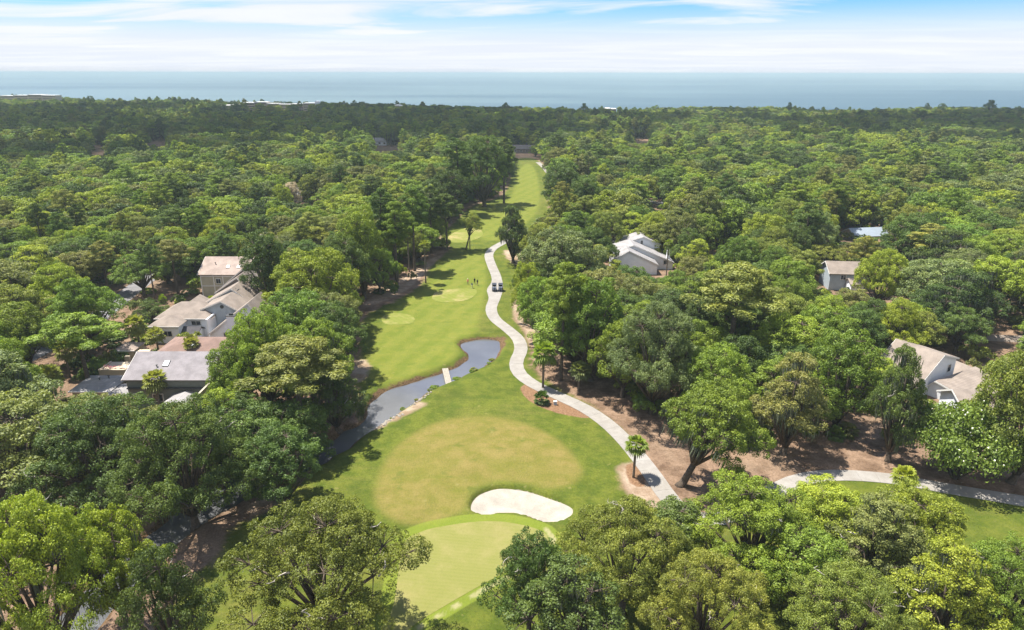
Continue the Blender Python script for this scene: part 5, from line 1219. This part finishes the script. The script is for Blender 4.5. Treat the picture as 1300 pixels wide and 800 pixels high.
ng.links.new(named('pick', 'INT'), ip.inputs['Instance Index']); ng.links.new(cx_.outputs[0], ip.inputs['Rotation']); ng.links.new(named('size', 'FLOAT_VECTOR'), ip.inputs['Scale'])
ng.links.new(ip.outputs[0], go.inputs[0])
md = wood.modifiers.new('scatter', 'NODES'); md.node_group = ng
print('single trees', len(TREES), 'oaks', n_oak, 'pines', n_pine, 'mass', len(far))

# understorey: low scrub and palmetto under the trees, a mass nobody could count
ux = np.array([rr.uniform(-1, 1) for _ in range(16000)]); uy = np.sqrt(60**2+(420**2-60**2)*np.array([rr.random() for _ in range(16000)])); ux = ux*(uy*.85+10)
um = (sdf(GRASS, ux, uy) > np.where(ux < 0, 1.8, 3.0)) & (sdf(POND, ux, uy) > 2.2)
for ln, w in ROADS: um &= dline(ln, ux, uy) > w/2+1.5
um &= (dline(PATH1, ux, uy) > 4.0) & (dline(PATH2, ux, uy) > 9.0)
nb = gpoly([(770,520),(830,540),(900,560),(1000,560),(1100,560),(1130,590),(1000,612),(860,660),(800,600)], 4); um &= sdf(nb, ux, uy) > 0
nb = gpoly([(225,640),(330,620),(400,600),(330,660),(240,720),(215,700)], 4); um &= sdf(nb, ux, uy) > 0
nb = gpoly([(645,375),(690,375),(720,430),(750,500),(690,480),(660,430)], 4); um &= sdf(nb, ux, uy) > 0
for a, b, c in HOUSE_FOOT: um &= np.hypot(ux-a, uy-b) > c*.9
ui = np.where(um)[0][:4200]
scrub_col = bpy.data.collections.new('scrub_shapes')
for i_, s in enumerate([shrub_shape(45, n=18, per=60, leaf=.42), shrub_shape(46, R=2.2, H=2.1, n=20, per=60, leaf=.42), LOW_PALM]):
    me = s['crown'].copy(); me.materials.clear(); me.materials.append(m_leaf_far); ob = bpy.data.objects.new('scrub_shape_%02d' % i_, me); scrub_col.objects.link(ob)
sp = np.stack([ux[ui], uy[ui], np.zeros(len(ui))], 1).astype(np.float32); sp[:, 2] = terrain(sp[:, 0], sp[:, 1])
sm_ = bpy.data.meshes.new('understorey_scrub'); sm_.vertices.add(len(sp)); sm_.vertices.foreach_set('co', sp.ravel()); sm_.update()
a = sm_.attributes.new('pick', 'INT', 'POINT'); a.data.foreach_set('value', np.array([rr.choice((0, 0, 1, 1, 2)) for _ in sp], np.int32))
sc2 = np.array([[rr.uniform(.7, 1.6)]*2+[rr.uniform(.6, 1.7)] for _ in sp], np.float32)
a = sm_.attributes.new('size', 'FLOAT_VECTOR', 'POINT'); a.data.foreach_set('vector', sc2.ravel())
a = sm_.attributes.new('turn', 'FLOAT', 'POINT'); a.data.foreach_set('value', np.array([rr.uniform(0, 6.28) for _ in sp], np.float32))
scrub = link('understorey_scrub', sm_); tag(scrub, 'low scrub and palmetto growing under the trees', kind='stuff')
ng2 = ng.copy(); [n for n in ng2.nodes if n.bl_idname == 'GeometryNodeCollectionInfo'][0].inputs['Collection'].default_value = scrub_col
md = scrub.modifiers.new('scatter', 'NODES'); md.node_group = ng2
# low tufts on the pond bank
for bx, by, w, tn in ((546,496,6,'o'),(551,493,9,'g'),(556,491,5,'k'),(579,482,8,'g'),(583,480,5,'o'),(599,473,6,'g'),(602,471,9,'o'),(621,462,5,'g'),(625,456,8,'o'),(529,504,5,'o'),(512,519,7,'g'),(497,528,4,'o')):
    nth_ = globals().get('nth_', -1)+1
    spot(SHRUBS[0], bx, by, by-w*.5, w*1.15, tn, None, name='bank_tuft', cat='shrub')
    TREES[-1]['o']['group'] = 'tufts along the near pond bank'; TREES[-1]['o']['label'] = '%s low green tuft along the near pond bank' % ORDN[nth_]; TREES[-1]['label'] = 'x'
# ------------------------------------------------------------------ a label for every single tree of the wood: its look, and where it stands from something one can find
MARKS = [('the pinkish roofed house', 285, 340), ('the stepped townhouses', 300, 385), ('the hipped tan roof', 225, 402), ('the rust brown roof', 245, 438), ('the lilac grey roof', 200, 470), ('the low flat grey roofs', 105, 487), ('the grey lane', 45, 450),
 ('the pale leafless tree', 372, 240), ('the lone fairway palm', 541, 330), ('the small oval tee', 505, 405), ('the pond tip', 465, 540), ('the white gabled house', 815, 320), ('the parked white car', 928, 318), ('the metal roofed house', 1085, 292),
 ('the blue-grey house', 1065, 345), ('the tan-roofed shed', 1138, 357), ('the saltbox house', 1190, 475), ('the blossoming shrub', 1215, 555), ('the flat-topped olive pine', 925, 365), ('the silvery path-side oak', 840, 440), ('the grey-green domed oak', 712, 325),
 ('the dark jutting oak', 712, 235), ('the twin leaning tree', 600, 285), ('the palm at the path bend', 690, 460), ('the bright yellow-green oak', 405, 350), ('the very dark upright oak', 343, 345), ('the needle bed', 960, 585), ('the wide olive pond pine', 385, 470),
 ('the curving far road', 838, 255), ('the right frame edge', 1295, 330), ('the left frame edge', 5, 340), ('the bent-trunk pine', 113, 430), ('the far pavilion', 664, 192), ('the long brown ridge roof', 1285, 432), ('the tan-roofed garage', 1255, 470), ('the mossy needle-bed oak', 1140, 510)]
TW = {'y': 'bright yellow-green', 'g': 'mid-green', 'g2': 'fresh green', 'd': 'very dark', 'k': 'dark green', 'o': 'olive', 'o2': 'dull olive', 's': 'silvery green', 'p': 'pale olive', 'w': 'pale'}
ORD = ['nearest', 'second', 'third', 'fourth', 'fifth', 'sixth', 'seventh', 'eighth', 'ninth', 'tenth', 'eleventh', 'twelfth', 'thirteenth', 'fourteenth', 'fifteenth']
buckets = {}
for t in TREES:
    if t['label']: continue
    u, v, _z = proj((t['x'], t['y'], t['h']*.7))
    d, nm, mx, my = min((math.hypot(u-a, (v-b)*1.3), n_, a, b) for n_, a, b in MARKS)
    dx, dy = u-mx, v-my
    side = ('right of' if dx > 0 else 'left of') if abs(dx) > abs(dy)*1.2 else ('below' if dy > 0 else 'above')
    buckets.setdefault((TW[t['tint']], t['kind'], side, nm), []).append((d, t))
for (tw_, kd, side, nm), lst in buckets.items():
    lst.sort(key=lambda q: q[0])
    for k, (d, t) in enumerate(lst):
        size = 'tall' if t['h'] > 17 else 'small' if t['h'] < 10 else ''
        base_ = ' '.join(w for w in (size, tw_, kd) if w)
        t['o']['label'] = ('%s standing %s %s' % (base_, side, nm)) if len(lst) == 1 else ('%s %s, the %s one %s %s' % (base_, 'in the wood', ORD[min(k, 14)], side, nm))
tf_ = sorted((t for t in TREES if t['label'] == 'x'), key=lambda t: t['y'])
for k, t in enumerate(tf_): t['o']['label'] = '%s low green tuft on the pond bank, counting from the pond tip' % ORDN[k]
for t in TREES:
    if 'group' not in t['o']: t['o']['group'] = {'oak': 'oaks around the golf course', 'pine': 'pines around the golf course', 'palm': 'palms around the golf course', 'shrub': 'shrubs beside the course'}[t['kind']]
# ------------------------------------------------------------------ air
hb = MB().box((0, 15100, 27.5), (62000, 31200, 65.0)); hz_me = hb.mesh('haze')
m_haze = bpy.data.materials.new('haze'); m_haze.use_nodes = True; nt = m_haze.node_tree; nt.nodes.clear()
o_ = N(nt, 'ShaderNodeOutputMaterial'); pv_ = N(nt, 'ShaderNodeVolumePrincipled')
pv_.inputs['Color'].default_value = (0.45, 0.555, 0.585, 1); pv_.inputs['Density'].default_value = 0.00018; pv_.inputs['Anisotropy'].default_value = 0.0
L(nt, pv_.outputs[0], o_.inputs['Volume'])
haze = link('haze', hz_me, m_haze); tag(haze, 'thin pale sea haze over the whole scene', kind='stuff')

# a fair-weather cloud high over the far woods; its shade falls on them
def cloud(name, cx, cy_, z, rx, ry, seed, label):
    rq = random.Random(seed); bm = bmesh.new()
    for k in range(120):
        a = rq.uniform(0, 6.283); q = math.sqrt(rq.random()); r = rq.uniform(.12, .24)*(1.15-q*.7)*ry
        m4 = Matrix.Translation((cx+rx*q*math.cos(a), cy_+ry*q*math.sin(a), z+r*.35)) @ Matrix.Diagonal((r*1.5, r*1.1, r*.55, 1))
        bmesh.ops.create_icosphere(bm, subdivisions=3, radius=1.0, matrix=m4)
    for v in bm.verts:
        n_ = float(hashn(np.array([v.co.x]), np.array([v.co.y]), .05, 2)[0]); v.co.z += n_*6
        v.co.x += 9*math.sin(v.co.y*.06); v.co.z = max(v.co.z, z-4)
    me = bpy.data.meshes.new(name); bm.to_mesh(me); bm.free(); me.polygons.foreach_set('use_smooth', np.ones(len(me.polygons), bool))
    o = link(name, me, m_cloud); return tag(o, label, kind='structure')
m_cloud, nt, out = mat_new('cloud_vapour'); d1 = N(nt, 'ShaderNodeBsdfDiffuse'); t1 = N(nt, 'ShaderNodeBsdfTranslucent'); tp = N(nt, 'ShaderNodeBsdfTransparent'); ms = N(nt, 'ShaderNodeMixShader'); m3 = N(nt, 'ShaderNodeMixShader')
d1.inputs[0].default_value = (.9, .9, .9, 1); t1.inputs[0].default_value = (.9, .9, .9, 1); L(nt, d1.outputs[0], ms.inputs[1]); L(nt, t1.outputs[0], ms.inputs[2])
g = N(nt, 'ShaderNodeNewGeometry'); L(nt, sstep(nt, noise(nt, g.outputs['Position'], .02, 4), .35, .65, .45, .75), m3.inputs[0]); L(nt, tp.outputs[0], m3.inputs[1]); L(nt, ms.outputs[0], m3.inputs[2]); L(nt, m3.outputs[0], out.inputs[0])
CZ = 420.0; offx, offy = sdir.x/sdir.z*CZ, sdir.y/sdir.z*CZ
cloud('cloud', -330+offx, 720+offy, CZ, 470, 320, 4, 'broad cloud drifting over the far left woods')
cloud('cloud', 560+offx, 690+offy, CZ, 440, 260, 9, 'broad cloud drifting over the far right woods')
